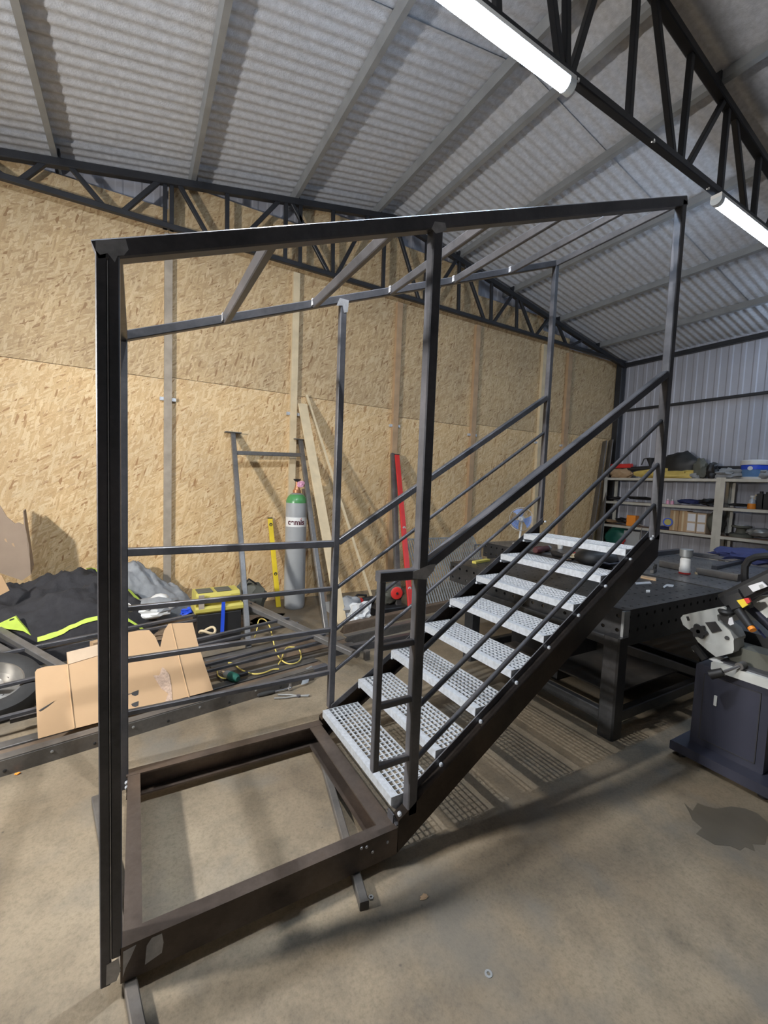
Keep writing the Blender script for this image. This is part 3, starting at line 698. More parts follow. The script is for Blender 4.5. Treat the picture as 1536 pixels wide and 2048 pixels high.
# cardboard sheet leaning on them
BL = at(76, 1478, 2, .10); BR = at(426, 1381, 2, .10); TL = at(70, 1345, 2, .40)
cn = (BR-BL).cross(TL-BL).normalized()
if cn.z < 0: cn = -cn
cp = lambda x, y, o=0.: atp(x, y, BL, cn)+cn*o
T = thing('cardboard_sheet', 'large flattened cardboard box leaning on the railing heap behind the left post', 'cardboard', BL)
MB().plate([cp(*q) for q in ((76, 1478), (72, 1400), (70, 1345), (74, 1339), (90, 1334), (118, 1331), (135, 1329), (147, 1400), (149, 1458))], cn*.006).build('flap', 'card', T)
MB().plate([cp(x, y, .001) for x, y in ((149, 1458), (147, 1400), (135, 1329), (133, 1306), (197, 1290), (250, 1267), (275, 1262), (298, 1261), (310, 1274), (320, 1296), (323, 1282), (328, 1262), (337, 1248), (385, 1246), (396, 1290), (426, 1381), (345, 1402), (250, 1432))], cn*.006).build('main_panel', 'card', T)
MB().plate([cp(x, y, .008) for x, y in ((133, 1306), (197, 1290), (250, 1268), (250, 1280), (197, 1312), (137, 1330))], cn*.003).build('folded_edge', 'card_lt', T)
MB().plate([cp(x, y, .008) for x, y in ((318, 1352), (324, 1335), (330, 1340), (338, 1350), (342, 1372), (344, 1402), (330, 1404), (336, 1388), (322, 1378), (312, 1362), (306, 1352))], cn*.002).build('torn_patch', 'card_tear', T)
for (a, b) in (((342, 1248), (378, 1396)), ((135, 1330), (149, 1457))): MB().path([cp(*a, .008), cp((a[0]+b[0])/2-1, (a[1]+b[1])/2, .009), cp(*b, .008)], .004).build('crease', 'card', T)
MB().plate([cp(x, y, .0075) for x, y in ((77, 1422), (92, 1413), (110, 1402), (95, 1414), (80, 1424))], cn*.001).build('slit', 'ink', T)
for y0 in (1381, 1403):
    MB().plate([cp(x, y, .0078) for x, y in ((262, y0+6), (268, y0+3), (277, y0), (276, y0+9), (270, y0+12), (264, y0+10))], cn*.001).build('printed_mark', 'ink', T)
MB().plate([cp(x, y, .0078) for x, y in ((251, 1390.5), (263, 1387), (263, 1388.2), (251, 1392))], cn*.001).build('printed_mark', 'ink', T)
# car wheel
wc = at(-20, 1380, 2, .15); ax = (CAM-wc).normalized()*.35+V((.1, -.1, .85)); ax.normalize()
T = thing('car_wheel', 'car wheel with silver steel rim lying under the railings at the left edge', 'wheel', (wc.x, wc.y, 0))
k_ = .98
prof = [(.185, -.09), (.20, -.10), (.25, -.105), (.285, -.09), (.30, -.05), (.30, .05), (.285, .09), (.25, .105), (.20, .10), (.185, .09)]
prof = [(r*k_, h*.9) for r, h in prof]
MB().lathe(wc, ax, prof+[prof[0]], 40).build('tyre', 'rubber', T)
rm = MB().lathe(wc, ax, [(r*k_, h) for r, h in ((.185, -.08), (.186, .08), (.175, .082), (.165, .045), (.15, .015), (.11, .03), (.07, .045), (.055, .03), (0, .03))], 32).build('rim', 'alloy', T)
e1 = ax.orthogonal().normalized(); e2 = ax.cross(e1)
for k in range(8):
    a = k*math.pi/4; dr_ = e1*math.cos(a)+e2*math.sin(a); MB().lathe(wc+dr_*.103+ax*.0245, ax, [(.014, 0), (.014, .004), (0, .004)], 12).build('hole', 'ink', rm)
# ---------------------------------------------------------------- heaps of clothing
def heap(cx, cy, rx, ry, h, seed, name, mat, par, sq=2.2, rough=.12, nu=56, nv=44, z0=0., tilt=0., label=None, th=0.):
    def fn(u, v):
        x = (u-.5)*2; y = (v-.5)*2; r = min(1, (abs(x)**sq+abs(y)**sq)**(1/sq)); 
        e = max(0, 1-r*r)**.5
        k = noise.noise(V((x*1.6, y*1.6, seed)))*.30+rough*(noise.ridged_multi_fractal(V((x*2.6+seed, y*2.6, seed*.3)), .9, 2.1, 4, 1.0, 2.0)-1)*.55
        z = z0+h*e*(1+k+tilt*x)
        xx = x*rx*(1+.10*noise.noise(V((x, y, seed+5)))); yy = y*ry*(1+.10*noise.noise(V((x, y, seed+9))))
        c, s_ = math.cos(th), math.sin(th)
        return V((cx+xx*c-yy*s_, cy+xx*s_+yy*c, max(.004, z)))
    mb = MB().grid(fn, nu, nv); o = mb.build(name, mat, par, sharp=80); return o, fn
jc = at(108, 1262, 2, .18)
T = thing('work_jacket', 'big black jacket with yellow-green trim heaped behind the railings at the left', 'jacket', (jc.x, jc.y+.35, 0))
jo, jf = heap(jc.x+.02, jc.y+.22, .86, .60, .62, 3.3, 'body', 'fabric', T, 2.4, .30, 72, 56)
def trim(fn, pts, w, mat, par, name='trim', lift=.012):
    # ribbon along uv points lying on the heap surface
    P = []
    for i in range(len(pts)-1):
        for k in range(6):
            t = k/6; P.append((pts[i][0]*(1-t)+pts[i+1][0]*t, pts[i][1]*(1-t)+pts[i+1][1]*t))
    P.append(pts[-1]); vs = []
    for i, (u, v) in enumerate(P):
        a = V((*P[max(i-1, 0)], 0)); b = V((*P[min(i+1, len(P)-1)], 0)); d = (b-a).normalized(); n_ = V((-d.y, d.x, 0))*w
        for s in (-1, 0, 1): vs.append(fn(min(1, max(0, u+n_.x*s)), min(1, max(0, v+n_.y*s)))+V((0, -lift*.5, lift)))
    mb = MB().add(vs, [(3*i+j, 3*i+j+1, 3*i+4+j, 3*i+3+j) for i in range(len(P)-1) for j in (0, 1)])
    return mb.build(name, mat, par, sharp=80)
trim(jf, [(.45, .03), (.60, .05), (.75, .10), (.93, .20)], .006, 'hivis', T)
trim(jf, [(.80, .62), (.88, .55), (.96, .5)], .03, 'hivis', T)
trim(jf, [(.30, .80), (.36, .78), (.42, .80)], .02, 'hivis', T)
trim(jf, [(.03, .40), (.10, .28), (.17, .16), (.24, .06)], .06, 'hivis', T)
trim(jf, [(.62, .68), (.68, .66)], .012, 'hivis', T)
yj = jc.y-.32
jp = lambda x, y: at(x, y, 1, yj)
MB().plate([jp(-8, 1252), jp(0, 1247), (jp(31, 1233)), jp(37, 1241), jp(52, 1258), jp(62, 1271), jp(46, 1262), jp(0, 1256)], (0, .03, 0)).build('sleeve_patch', 'hivis', T)
MB().plate([jp(19, 1239), jp(28, 1236), jp(29, 1238), jp(19, 1242)], (0, -.002, 0)).build('patch_slot', 'ink', T)
gc = at(285, 1215, 2, .15)
T = thing('grey_tarpaulin', 'crumpled grey tarpaulin heaped against the wall right of the black jacket', 'tarpaulin', (gc.x, gc.y+.3, 0))
ho, hf = heap(gc.x+.03, gc.y+.02, .58, .34, .54, 8.1, 'sheet', 'tarp', T, 2.0, .34, tilt=-.55)
trim(hf, [(.1, .35), (.2, .30), (.28, .33)], .04, 'yellow_p', T, 'yellow_tag')
T = thing('dark_coat', 'dark coat with thin yellow edge lying between the jacket and the white bag', 'coat', at(255, 1262, 2, 0))
d0 = at(252, 1235, 2, .2); ho, hf = heap(d0.x, d0.y+.05, .30, .28, .36, 5.1, 'body', 'fabric', T, 2.2, .2, 30, 24)
trim(hf, [(.45, .2), (.75, .25)], .02, 'hivis', T)
# white and grey bag
b0_ = at(312, 1250, 2, .12)
T = thing('plastic_bag', 'white and grey plastic bag on the heap behind the cardboard sheet', 'bag', (b0_.x, b0_.y, .0))
MB().blob((b0_.x, b0_.y+.1, .30), (.22, .15, .09), 4, .18).build('body', 'tarp', T)
MB().blob((b0_.x-.06, b0_.y+.03, .25), (.19, .10, .07), 9, .15).build('white_side', 'white', T)
MB().blob((b0_.x+.04, b0_.y+.12, .37), (.085, .06, .05), 2, .1).build('white_top', 'white', T)
MB().blob((b0_.x+.13, b0_.y-.01, .315), (.05, .02, .04), 6, .1).build('white_patch', 'white', T)
one('paper_cup', MB().lathe(at(262, 1218, 2, .42), (-.4, -.7, .4), [(.03, 0), (.04, .075), (.042, .078), (.036, .078), (.026, .004), (0, .004)], 16), 'white', 'small white paper cup lying on the dark coat', 'cup')
# navy rag beside the bag
r0 = at(378, 1222, 2, .25); one('rag', MB().blob(r0, (.07, .05, .04), 3, .35), 'blue', 'blue rag between the white bag and the toolbox', 'rag')
r0 = at(272, 1165, 2, .0)
# cardboard against the wall at the left edge
yb = 3.75
T = thing('cardboard_box', 'grey-brown open cardboard box standing against the wall at the left edge', 'cardboard box', at(20, 1190, 1, yb))
kx = lambda x, y: at(x, y, 1, yb)
MB().plate([kx(-40, 990), kx(0, 1011), kx(14, 1034), kx(30, 1047), kx(37, 1045), kx(48, 1050), kx(56, 1090), kx(60, 1150), kx(44, 1161), kx(0, 1146), kx(-40, 1130)], (0, .01, 0)).build('front_panel', 'card_grey', T)
MB().plate([kx(56, 1090), kx(60, 1150), at(66, 1130, 1, yb+.3), at(50, 1018, 1, yb+.35), at(46, 1022, 1, yb+.3), kx(48, 1050)], (.008, 0, 0)).build('side_flap', 'card_grey', T)
for (x, y) in ((11, 1081), (26, 1090)): MB().plate([kx(x-3, y-3), kx(x+1, y-4), kx(x+4, y+4), kx(x, y+2)], (0, -.001, 0)).build('printed_mark', 'wood_dark', T)
one('cardboard_piece', MB().plate([at(-10, 1148, 1, 3.3), at(3, 1150, 1, 3.3), at(19, 1181, 1, 3.3), at(-10, 1196, 1, 3.3)], (0, .006, 0)), 'card', 'small brown cardboard piece poking out beneath the box at the left edge', 'cardboard')
# ---------------------------------------------------------------- toolbox
tb = at(438, 1290, 2, .0); bx, by = tb.x, tb.y
bw = .46; bd = .30
T = thing('toolbox', 'black toolbox with dusty yellow lid and a blue strap behind the railings', 'toolbox', (bx, by+bd/2, 0), .05)
MB().bar((-bw/2+.02, 0, .17), (bw/2-.02, 0, .17), bd-.03, .34, c=.02).build('body', 'black', T, local=True)
MB().bar((-bw/2, 0, .37), (bw/2, 0, .37), bd, .07, c=.02).build('lower_lid', 'yellow_p', T, local=True)
MB().bar((-bw/2+.01, .01, .47), (bw/2-.03, .01, .47), bd-.03, .13, c=.03).build('lid', 'yellow_p', T, local=True)
for s in (-.13, .05): MB().bar((s-.07, -.02, .54), (s+.07, -.02, .54), .16, .012, c=.004).build('lid_inset', 'leaf', T, local=True)
MB().bar((-.20, -bd/2+.012, .44), (-.15, -bd/2+.012, .44), .02, .17).build('latch', 'wood_grey', T, local=True)
MB().bar((.02, -bd/2-.004, .10), (.03, -bd/2-.004, .44), .035, .006, (0, -1, 0)).build('strap', 'blue', T, local=True)
MB().bar((-.1, -bd/2-.01, .50), (.1, -bd/2-.01, .50), .02, .03, c=.006).build('handle', 'yellow_p', T, local=True)
t2_ = at(500, 1240, 2, 0)
T = thing('tool_bag', 'dark olive lump of a tool bag right of the toolbox beside the trestle leg', 'bag', (t2_.x, t2_.y+.1, 0))
MB().blob((t2_.x+.02, t2_.y+.15, .22), (.20, .16, .22), 5, .15, flat=-.22).build('body', 'leaf', T)
MB().path([(t2_.x-.1, t2_.y+.05, .40), (t2_.x-.02, t2_.y+.0, .50), (t2_.x+.08, t2_.y+.05, .42)], .012).build('handle', 'black', T)
wl = at(398, 1290, 2, .0)
T = thing('aluminium_level', 'short pale aluminium strip standing beside the toolbox and the cardboard edge', 'strip', wl)
MB().bar(at(397, 1254, 1, wl.y), at(404, 1318, 1, wl.y), .03, .015, (0, -1, 0)).build('body', 'galv', T)
one('rope_coil', MB().path([at(415, 1262, 2, .22)+V((math.cos(a)*.07, math.sin(a)*.05, .02*math.sin(2*a))) for a in [k*.35 for k in range(30)]], .012), 'wood', 'small coil of pale rope on the heap in front of the toolbox', 'rope')
one('rubble_heap', MB().blob((jc.x+.95, jc.y+.15, .01), (1.2, .30, .06), 11, .3, flat=0), 'rubble', 'brown dusty rubbish heap on the floor beneath the railing panels', 'rubbish', kind='stuff')
one('timber_block', MB().bar(at(183, 1290, 2, .3), at(232, 1277, 2, .3), .06, .05), 'wood_dark', 'short brown timber block behind the cardboard sheet under the upper railing', 'timber')
# ---------------------------------------------------------------- drill and cable
dp = at(462, 1352, 2, .06); dd = (at(430, 1338, 2, .06)-dp).normalized()
T = thing('power_drill', 'green and black corded drill lying on the steel bars right of the cardboard', 'drill', dp-V((0, 0, .04)))
MB().lathe(dp-dd*.07, dd, [(.02, -.02), (.036, 0), (.038, .04), (.034, .08)], 16).build('motor_housing', 'green', T)
MB().lathe(dp+dd*.01, dd, [(.034, 0), (.032, .04), (.026, .06)], 16).build('gearbox', 'galv_dull', T)
MB().lathe(dp+dd*.07, dd, [(.022, 0), (.022, .03), (.014, .05), (0, .05)], 14).build('chuck', 'chrome', T)
MB().cyl(dp+dd*.12, dp+dd*.26, .0045, .003, 8).build('drill_bit', 'chrome', T)
sd = V((dd.y, -dd.x, 0)); MB().bar(dp-dd*.03, dp-dd*.06+sd*.12, .03, .035, c=.008).build('grip', 'black', T)
def curve(pts, z=.045):
    ps = [at(x, y, 2, z if len(q) < 1 else q[0]) for x, y, *q in pts]; out = []
    for i in range(len(ps)-1):
        p0, p1, p2, p3 = ps[max(i-1, 0)], ps[i], ps[i+1], ps[min(i+2, len(ps)-1)]
        for k in range(6):
            t = k/6; out.append(.5*((2*p1)+(p2-p0)*t+(2*p0-5*p1+4*p2-p3)*t*t+(3*p1-p0-3*p2+p3)*t**3))
    return out+[ps[-1]]
one('extension_cable', MB().path(curve([(508, 1280, .10), (514, 1258, .16), (518, 1240, .22), (529, 1239, .22), (539, 1252, .18), (545, 1275, .12), (551, 1300), (560, 1317), (575, 1327), (592, 1326), (602, 1316), (598, 1299), (584, 1294), (571, 1298), (563, 1318), (557, 1328)]), .006), 'cable',
    'yellow cable looping over the flat bars in front of the gas cylinder', 'cable')
one('drill_cable', MB().path(curve([(456, 1326), (466, 1327), (480, 1338), (495, 1345), (512, 1348), (530, 1345), (545, 1339), (558, 1338)]), .006), 'cable', 'yellow cable running from the green drill across the flat bars', 'cable')
one('cable_end', MB().path(curve([(434, 1338), (436, 1350), (444, 1356), (452, 1357)]), .005), 'cable', 'short yellow cable end curled under the green drill', 'cable')
# ratchet, pliers, bracket
ra = at(514, 1391, 2, .015); rb = at(580, 1376, 2, .02); dd = (rb-ra).normalized()
T = thing('ratchet', 'chrome ratchet with black grip lying on the floor in front of the long channel', 'ratchet', V((ra.x, ra.y, 0)))
MB().lathe(ra, dd, [(.008, 0), (.016, .01), (.018, .06), (.014, .12), (.010, .14)], 12).build('grip', 'rubber', T)
MB().cyl(ra+dd*.14, rb, .007, .007, 10).build('shaft', 'chrome', T)
MB().lathe(rb-V((0, 0, .012)), (0, 0, 1), [(.02, 0), (.022, .01), (.02, .022), (.012, .026), (.012, .05), (0, .05)], 16).build('head', 'chrome', T)
pa = at(552, 1393, 2, .01); pb = at(618, 1391, 2, .01)
T = thing('pliers', 'old steel pliers lying on the floor right of the ratchet', 'pliers', V((pa.x, pa.y, 0)))
mid = pa+(pb-pa)*.68
for s in (-1, 1):
    off = V((.02*s, .02*s, 0)); MB().path([pa+off, pa+(pb-pa)*.35+off*.9, mid, pb-off*.3], .006).build('handle', 'galv_dull', T)
MB().lathe(mid-V((0, 0, .006)), (0, 0, 1), [(.017, 0), (.017, .012), (0, .014)], 12).build('pivot', 'steel', T)
br = at(620, 1352, 2, .0)
T = thing('angle_bracket', 'small pale steel angle bracket standing at the end of the long channel', 'bracket', br)
MB().plate([at(612, 1337, 2, .10), at(620, 1332, 2, .10), at(612, 1366, 2, .02), at(602, 1370, 2, .02)], V((.02, .0, .0))).build('plate', 'galv_dull', T)
# stuff at the wall foot right of the plank
pb_ = at(724, 1250, 2, 0)
T = thing('clear_bag', 'crumpled clear plastic bag on the floor by the foot of the batten', 'bag', pb_)
MB().blob(pb_+V((0, .05, .12)), (.14, .12, .13), 8, .35, 3, 3, flat=-.12).build('film', glass('clear film', (.75, .77, .78), .75, .25), T)
cb = at(712, 1240, 2, 0)
one('scrap_cloth', MB().blob(cb+V((-.05, .12, .10)), (.16, .14, .15), 21, .35, flat=-.10), 'tarp', 'grey crumpled cloth behind the clear plastic bag', 'cloth')
rg = at(728, 1228, 2, 0)+V((0, .1, 0)); rgz = zat(730, 1203, rg.y)
T = thing('red_grinder', 'red and black power tool lying on the scrap beside the batten', 'power tool', (rg.x, rg.y, rgz-.08))
rp = V((rg.x, rg.y, rgz))
MB().lathe(rp-V((.16, 0, -.02)), (1, 0, -.15), [(.04, 0), (.06, .05), (.06, .15), (.05, .2)], 14).build('housing', 'red', T)
MB().lathe(rp+V((.02, 0, .0)), (1, 0, .1), [(.055, 0), (.06, .05), (.05, .16), (.03, .18)], 14).build('motor', 'black', T)
MB().path([rp+V((-.12, 0, .04)), rp+V((-.05, 0, .10)), rp+V((.08, 0, .08))], .016).build('handle', 'black', T)
mc = at(780, 1232, 2, 0)
T = thing('cut_off_machine', 'dark machine with a red disc behind the return loop of the handrail', 'machine', (mc.x, mc.y+.1, 0))
MB().box((mc.x-.2, mc.y, .0), (mc.x+.28, mc.y+.3, .10), .01).build('base', 'black', T)
MB().blob((mc.x+.1, mc.y+.18, .24), (.20, .10, .14), 2, .2).build('motor', 'leaf', T)
dc = at(793, 1186, 1, mc.y+.05); MB().lathe(dc, (-.3, -1, .1), [(0, .0), (.075, .0), (.08, .01), (.06, .02), (.02, .02), (.02, .03), (0, .03)], 24).build('disc', 'red', T)
MB().lathe(dc, (-.3, -1, .1), [(.015, .031), (.015, .04), (0, .04)], 10).build('hub', 'black', T)
one('tube_stub', MB().bar(at(733, 1319, 2, .0), at(733, 1319, 2, .0)+V((0, 0, .09)), .05, .05, (0, 1, 0)), 'steel_old', 'short upright square tube stub on the floor under the channels behind the stair', 'tube')
bk = at(676, 1224, 2, 0)
one('grey_case', MB().box((bk.x-.12, bk.y-.02, 0), (bk.x+.12, bk.y+.18, .10), .008), 'cyl_grey', 'small grey case on the floor left of the foot of the wide plank', 'case')
# floor bits
w = at(977, 1948, 2, 0); one('washer', MB().lathe(w, (0, 0, 1), [(.0065, 0), (.0135, 0), (.0135, .0025), (.0065, .0025), (.0065, 0)], 24), 'galv_dull', 'loose steel washer lying on the open floor in the foreground', 'washer')
w = at(742, 1797, 2, 0); one('hex_nut', MB().lathe(w, (0, 0, 1), [(.005, 0), (.011, 0), (.011, .008), (.005, .008), (.005, 0)], 6), 'galv_dull', 'small hex nut on the floor beside the end of the support tube', 'nut')
w = at(35, 1549, 2, 0); one('orange_chip', MB().blob(w+V((0, 0, .006)), (.012, .009, .006), 3, .3, sub=2), 'orange', 'tiny orange chip on the floor at the left edge', 'chip')
w = at(848, 1795, 2, 0); one('dry_leaf', MB().blob(w+V((0, 0, .003)), (.016, .010, .003), 5, .5, sub=2), 'wood_dark', 'small dry brown leaf on the floor right of the stair foot', 'leaf')
out = [(1368, 1606), (1385, 1622), (1395, 1606), (1410, 1612), (1432, 1618), (1462, 1613), (1490, 1617), (1515, 1627), (1535, 1645), (1560, 1672), (1535, 1672), (1530, 1690), (1505, 1688), (1510, 1703), (1490, 1694), (1480, 1701), (1460, 1692), (1430, 1690), (1408, 1677), (1392, 1668), (1404, 1656), (1385, 1640), (1378, 1624)]
one('wet_stain', MB().plate([at(x, y, 2, .0) for x, y in out], (0, 0, .0012)), 'stain', 'dark wet stain spread on the floor in front of the band saw', 'stain', kind='stuff')
# ================================================================ WELDING TABLES
TZ = .895
def table(x0, x1, y0, y1, z, label, nx, ny, legs, tm_='table'):
    T = thing('welding_table', label, 'table', ((x0+x1)/2, (y0+y1)/2, 0), 0, 'welding tables')
    th = .014
    mb = MB()
    mb.perf((x0, y0, z), (x1-x0, 0, 0), (0, y1-y0, 0), nx, ny, .012, (0, 0, -th))
    mb.perf((x0, y1, z-th), (x1-x0, 0, 0), (0, y0-y1, 0), nx, ny, .012, (0, 0, 0))
    mb.build('table_top', tm_, T)
    hp = .20
    for a, b, n_, nn in (((x0, y0), (x0, y1), ny, (1, 0)), ((x0, y0), (x1, y0), nx, (0, 1)), ((x1, y0), (x1, y1), ny, (-1, 0)), ((x0, y1), (x1, y1), nx, (0, -1))):
        u = V((b[0]-a[0], b[1]-a[1], 0))
        MB().perf((a[0], a[1], z-.001-hp), u, (0, 0, hp), n_, 2, .014, V((nn[0], nn[1], 0))*.012).build('side_plate', 'table', T)
    lw = .115; zl = z-hp+.02
    for lx, ly in legs:
        L = MB().bar((lx, ly, .0), (lx, ly, zl), lw, lw, (0, 1, 0)).build('leg', 'table', T)
    for (a, b) in ((0, 1), (2, 3), (0, 2), (1, 3)):
        (ax_, ay), (bx_, by_) = legs[a], legs[b]
        MB().bar((ax_, ay, .13), (bx_, by_, .13), .06, .08).build('lower_rail', 'table', T)
        MB().bar((ax_, ay, zl-.05), (bx_, by_, zl-.05), .05, .07).build('upper_rail', 'table', T)
    return T
table(2.99, 4.44, .13, 2.02, TZ, 'black perforated welding table under the upper end of the stair', 14, 18, [(2.955+.0, .165), (2.955, 1.60), (4.36, .165), (4.36, 1.60)])
table(4.47, 6.35, .13, 3.1, TZ+.004, 'large grey welding table behind the black one, carrying the white bottle', 18, 28, [(4.56, .22), (4.56, 3.0), (6.26, .22), (6.26, 3.0)], 'table_grey')
# pale corner edge of the near table
tt = TZ+.001
MB().bar((3.0, .135, TZ-.19), (3.0, .135, TZ-.005), .07, .02, (0, 1, 0)).build('corner_strip', 'galv_dull', [o for o in C.objects if o.name == 'welding_table'][0])
_w = [o for o in C.objects if o.name == 'welding_table'][0]
_q = at(1390, 1345, 1, .165); _p = V((3.02, .165, .62)); MB().bar(_p, _p+(_q-_p)*1.25, .06, .06).build('diagonal_brace', 'steel_old', _w)
one('steel_tube', MB().bar((3.15, .10, .60), (3.13, -.02, .60), .06, .06), 'steel_old', 'short grey square tube sticking out from the table leg towards the band saw', 'tube') if False else None
# ---- things on the tables
def tp(px, py, z=TZ): return at(px, py, 2, z)
p = tp(1369, 1148, TZ+.004)
T = thing('white_bottle', 'white plastic bottle with grey cap standing on the rear welding table', 'bottle', p)
hh = at(1373, 1099, 1, p.y).z-p.z
MB().lathe(p, (0, 0, 1), [(.046, 0), (.05, .006), (.05, .06), (.047, .065), (.047, hh*.6), (.036, hh*.66), (0, hh*.66)], 22).build('body', 'white', T)
MB().lathe(p, (0, 0, 1), [(.034, hh*.62), (.034, hh*.68), (.055, hh*.72), (.058, hh), (.05, hh+.004), (0, hh+.004)], 22).build('cap', 'galv_dull', T)
MB().lathe(p, (0, 0, 1), [(.051, .004), (.0512, .012), (.051, .02)], 22).build('ring', 'red', T)
def lay(name, a, b, w, h, mat, label, cat, z=TZ+.004, group=None, lift=0):
    p = tp(*a, z); q = tp(*b, z); o = V((0, 0, h/2+lift))
    return one(name, MB().bar(p+o, q+o, w, h), mat, label, cat, group)
G = 'steel tubes on the rear table'
lay('steel_tube', (1395, 1148), (1478, 1163), .07, .07, 'steel_old', 'pale brown square tube lying on the rear table right of the white bottle', 'tube', group=G)
lay('steel_tube', (1322, 1133), (1362, 1141), .07, .07, 'steel_old', 'grey square tube lying on the rear table left of the white bottle', 'tube', group=G)
lay('steel_tube', (1306, 1112), (1360, 1106), .06, .06, 'steel', 'dark square tube at the back left of the rear table behind the stair end', 'tube', group=G)
lay('steel_tube', (1385, 1112), (1500, 1128), .06, .05, 'steel', 'dark long tube lying across the back of the rear table', 'tube', group=G)
lay('steel_tube', (1428, 1139), (1492, 1124), .05, .04, 'steel', 'short black tube lying diagonally behind the pale brown one', 'tube', group=G)
lay('tape_piece', (1390, 1148), (1400, 1149), .04, .02, 'wood', 'small cream lump beside the white bottle on the rear table', 'scrap')
# black hose arch
P0 = tp(1492, 1172); P1 = V((P0.x+.05, P0.y+.02, 0))
x_ = P0.x
one('black_hose', MB().path([at(a, b, 0, x_) for a, b in ((1491, 1170), (1489, 1150), (1490, 1132), (1498, 1120), (1512, 1114), (1530, 1112), (1560, 1112))], .03), 'black', 'thick black pipe arch rising from the rear table at the right edge', 'pipe')
one('blue_cover', MB().blob(at(1500, 1112, 0, 6.6), (.22, .35, .09), 4, .25), 'navy', 'dark blue cloth behind the black pipe arch at the right edge', 'cloth')
def small(name, pts, z, th, mat, label, cat): return one(name, MB().plate([tp(x, y, z) for x, y in pts], (0, 0, th)), mat, label, cat)
small('steel_rule', [(1270, 1166), (1300, 1164), (1303, 1168), (1272, 1170)], TZ, .006, 'galv', 'short bright steel rule lying flat on the near table', 'ruler')
small('ruler_square', [(1326, 1174), (1334, 1169), (1348, 1171), (1346, 1174), (1335, 1173), (1328, 1177)], TZ, .006, 'galv', 'small bright metal hook lying on the near table before the seam', 'hook')
small('wooden_stick', [(1283, 1153), (1312, 1158), (1312, 1162), (1281, 1156)], TZ, .012, 'wood_dark', 'brown wooden stick lying on the table by the stair end', 'stick')
small('masking_tab', [(1292, 1182), (1300, 1182), (1300, 1186), (1292, 1186)], TZ, .01, 'white', 'tiny white tab on the near table', 'tab')
p = tp(1310, 1146, TZ+.004); one('clamp', MB().bar(p+V((-.06, 0, .02)), p+V((.06, .03, .02)), .03, .03).bar(p+V((.06, .03, 0)), p+V((.06, .03, .08)), .02, .02).cyl(p+V((-.02, 0, .04)), p+V((-.02, 0, .07)), .012), 'steel_old', 'small dark clamp lying on the rear table left of the white bottle', 'clamp')
# yellow level on the table
lay('table_level', (948, 1127), (976, 1122), .05, .025, 'yellow_p', 'short yellow-green level lying on the left corner of the near table', 'spirit level', z=TZ)
# fan
fc = at(1042, 1038, 1, 2.75); fax = (CAM-fc).normalized()+V((-.55, -.0, .15)); fax.normalize()
T = thing('desk_fan', 'small fan with blue blades and wire cage standing on the table by the wall', 'fan', (fc.x+.1, fc.y+.05, TZ))
Rf = .165; e1 = fax.orthogonal().normalized(); e2 = fax.cross(e1)
mb = MB()
for rr in (Rf, Rf*.66, Rf*.33): mb.path([fc+fax*(.04 if rr < Rf else .0)+(e1*math.cos(a)+e2*math.sin(a))*rr for a in [k*math.pi/16 for k in range(33)]], .004 if rr == Rf else .0015, 6)
for k in range(24):
    a = k*math.pi/12; mb.path([fc+(e1*math.cos(a)+e2*math.sin(a))*Rf, fc+fax*.035+(e1*math.cos(a)+e2*math.sin(a))*Rf*.6, fc+fax*.045], .0012, 4)
mb.build('cage', 'galv_dull', T)
for k in range(3):
    a = k*2.094+.5; mb = MB(); vs = []
    for i in range(7):
        for j in range(7):
            rr = .03+(Rf-.045)*i/6; aa = a+(-.5+j/6)*1.35*(.6+.4*i/6); vs.append(fc+(e1*math.cos(aa)+e2*math.sin(aa))*rr+fax*(.012*(j/6-.5)*2))
    mb.add(vs, [(i*7+j, i*7+j+1, (i+1)*7+j+1, (i+1)*7+j) for i in range(6) for j in range(6)]); mb.build('blade', 'blade', T)
MB().lathe(fc-fax*.12, fax, [(0, 0), (.035, .01), (.045, .06), (.04, .11), (.03, .14), (0, .145)], 16).build('motor', 'white', T)
MB().cyl((fc.x+.03, fc.y+.04, TZ+.0), (fc-fax*.07), .014).build('stem', 'white', T)
MB().lathe((fc.x+.03, fc.y+.04, TZ+.004), (0, 0, 1), [(.09, 0), (.085, .012), (.03, .02), (0, .022)], 20).build('base', 'white', T)
# tools lying between tread seven and eight
def grinder(px0, px1, r, mat1, label, z=TZ+.004):
    a = tp(*px0, z)+V((0, 0, r)); b = tp(*px1, z)+V((0, 0, r)); d = (b-a).normalized(); L = min((b-a).length, .42)
    T = thing('angle_grinder', label, 'angle grinder', a-V((0, 0, r)), 0, 'power tools on the tables')
    MB().lathe(a, d, [(r*.7, 0), (r, .02), (r, L*.35), (r*.75, L*.5), (r*.8, L*.8), (0, L*.82)], 14).build('body', mat1, T)
    MB().lathe(a+d*L*.8, d, [(r*.8, 0), (r*.95, .03), (r*.6, .07), (0, .075)], 12).build('gear_head', 'galv_dull', T)
    MB().lathe(a+d*(L*.8+.04)-V((0, 0, r*.9)), (0, 0, -1), [(0, -.01), (r*1.5, -.006), (r*1.5, 0), (0, 0)], 18).build('disc', 'rust', T)
    return T
grinder((1070, 1108), (1112, 1100), .045, simple('maroon plastic', (.10, .03, .03), .5), 'maroon and grey angle grinder lying on the table below the top tread')
grinder((1105, 1112), (1135, 1120), .035, 'black', 'black angle grinder lying beside the maroon one under the top tread')
p = tp(1155, 1118); one('work_gloves', MB().blob(p+V((0, 0, .03)), (.16, .08, .03), 5, .35), 'wood', 'crumpled tan work glove on the table below the top tread', 'glove')
p = tp(1144, 1112); one('red_rag', MB().blob(p+V((0, 0, .03)), (.05, .04, .03), 7, .3), 'red', 'small red rag beside the tan glove on the table', 'rag')
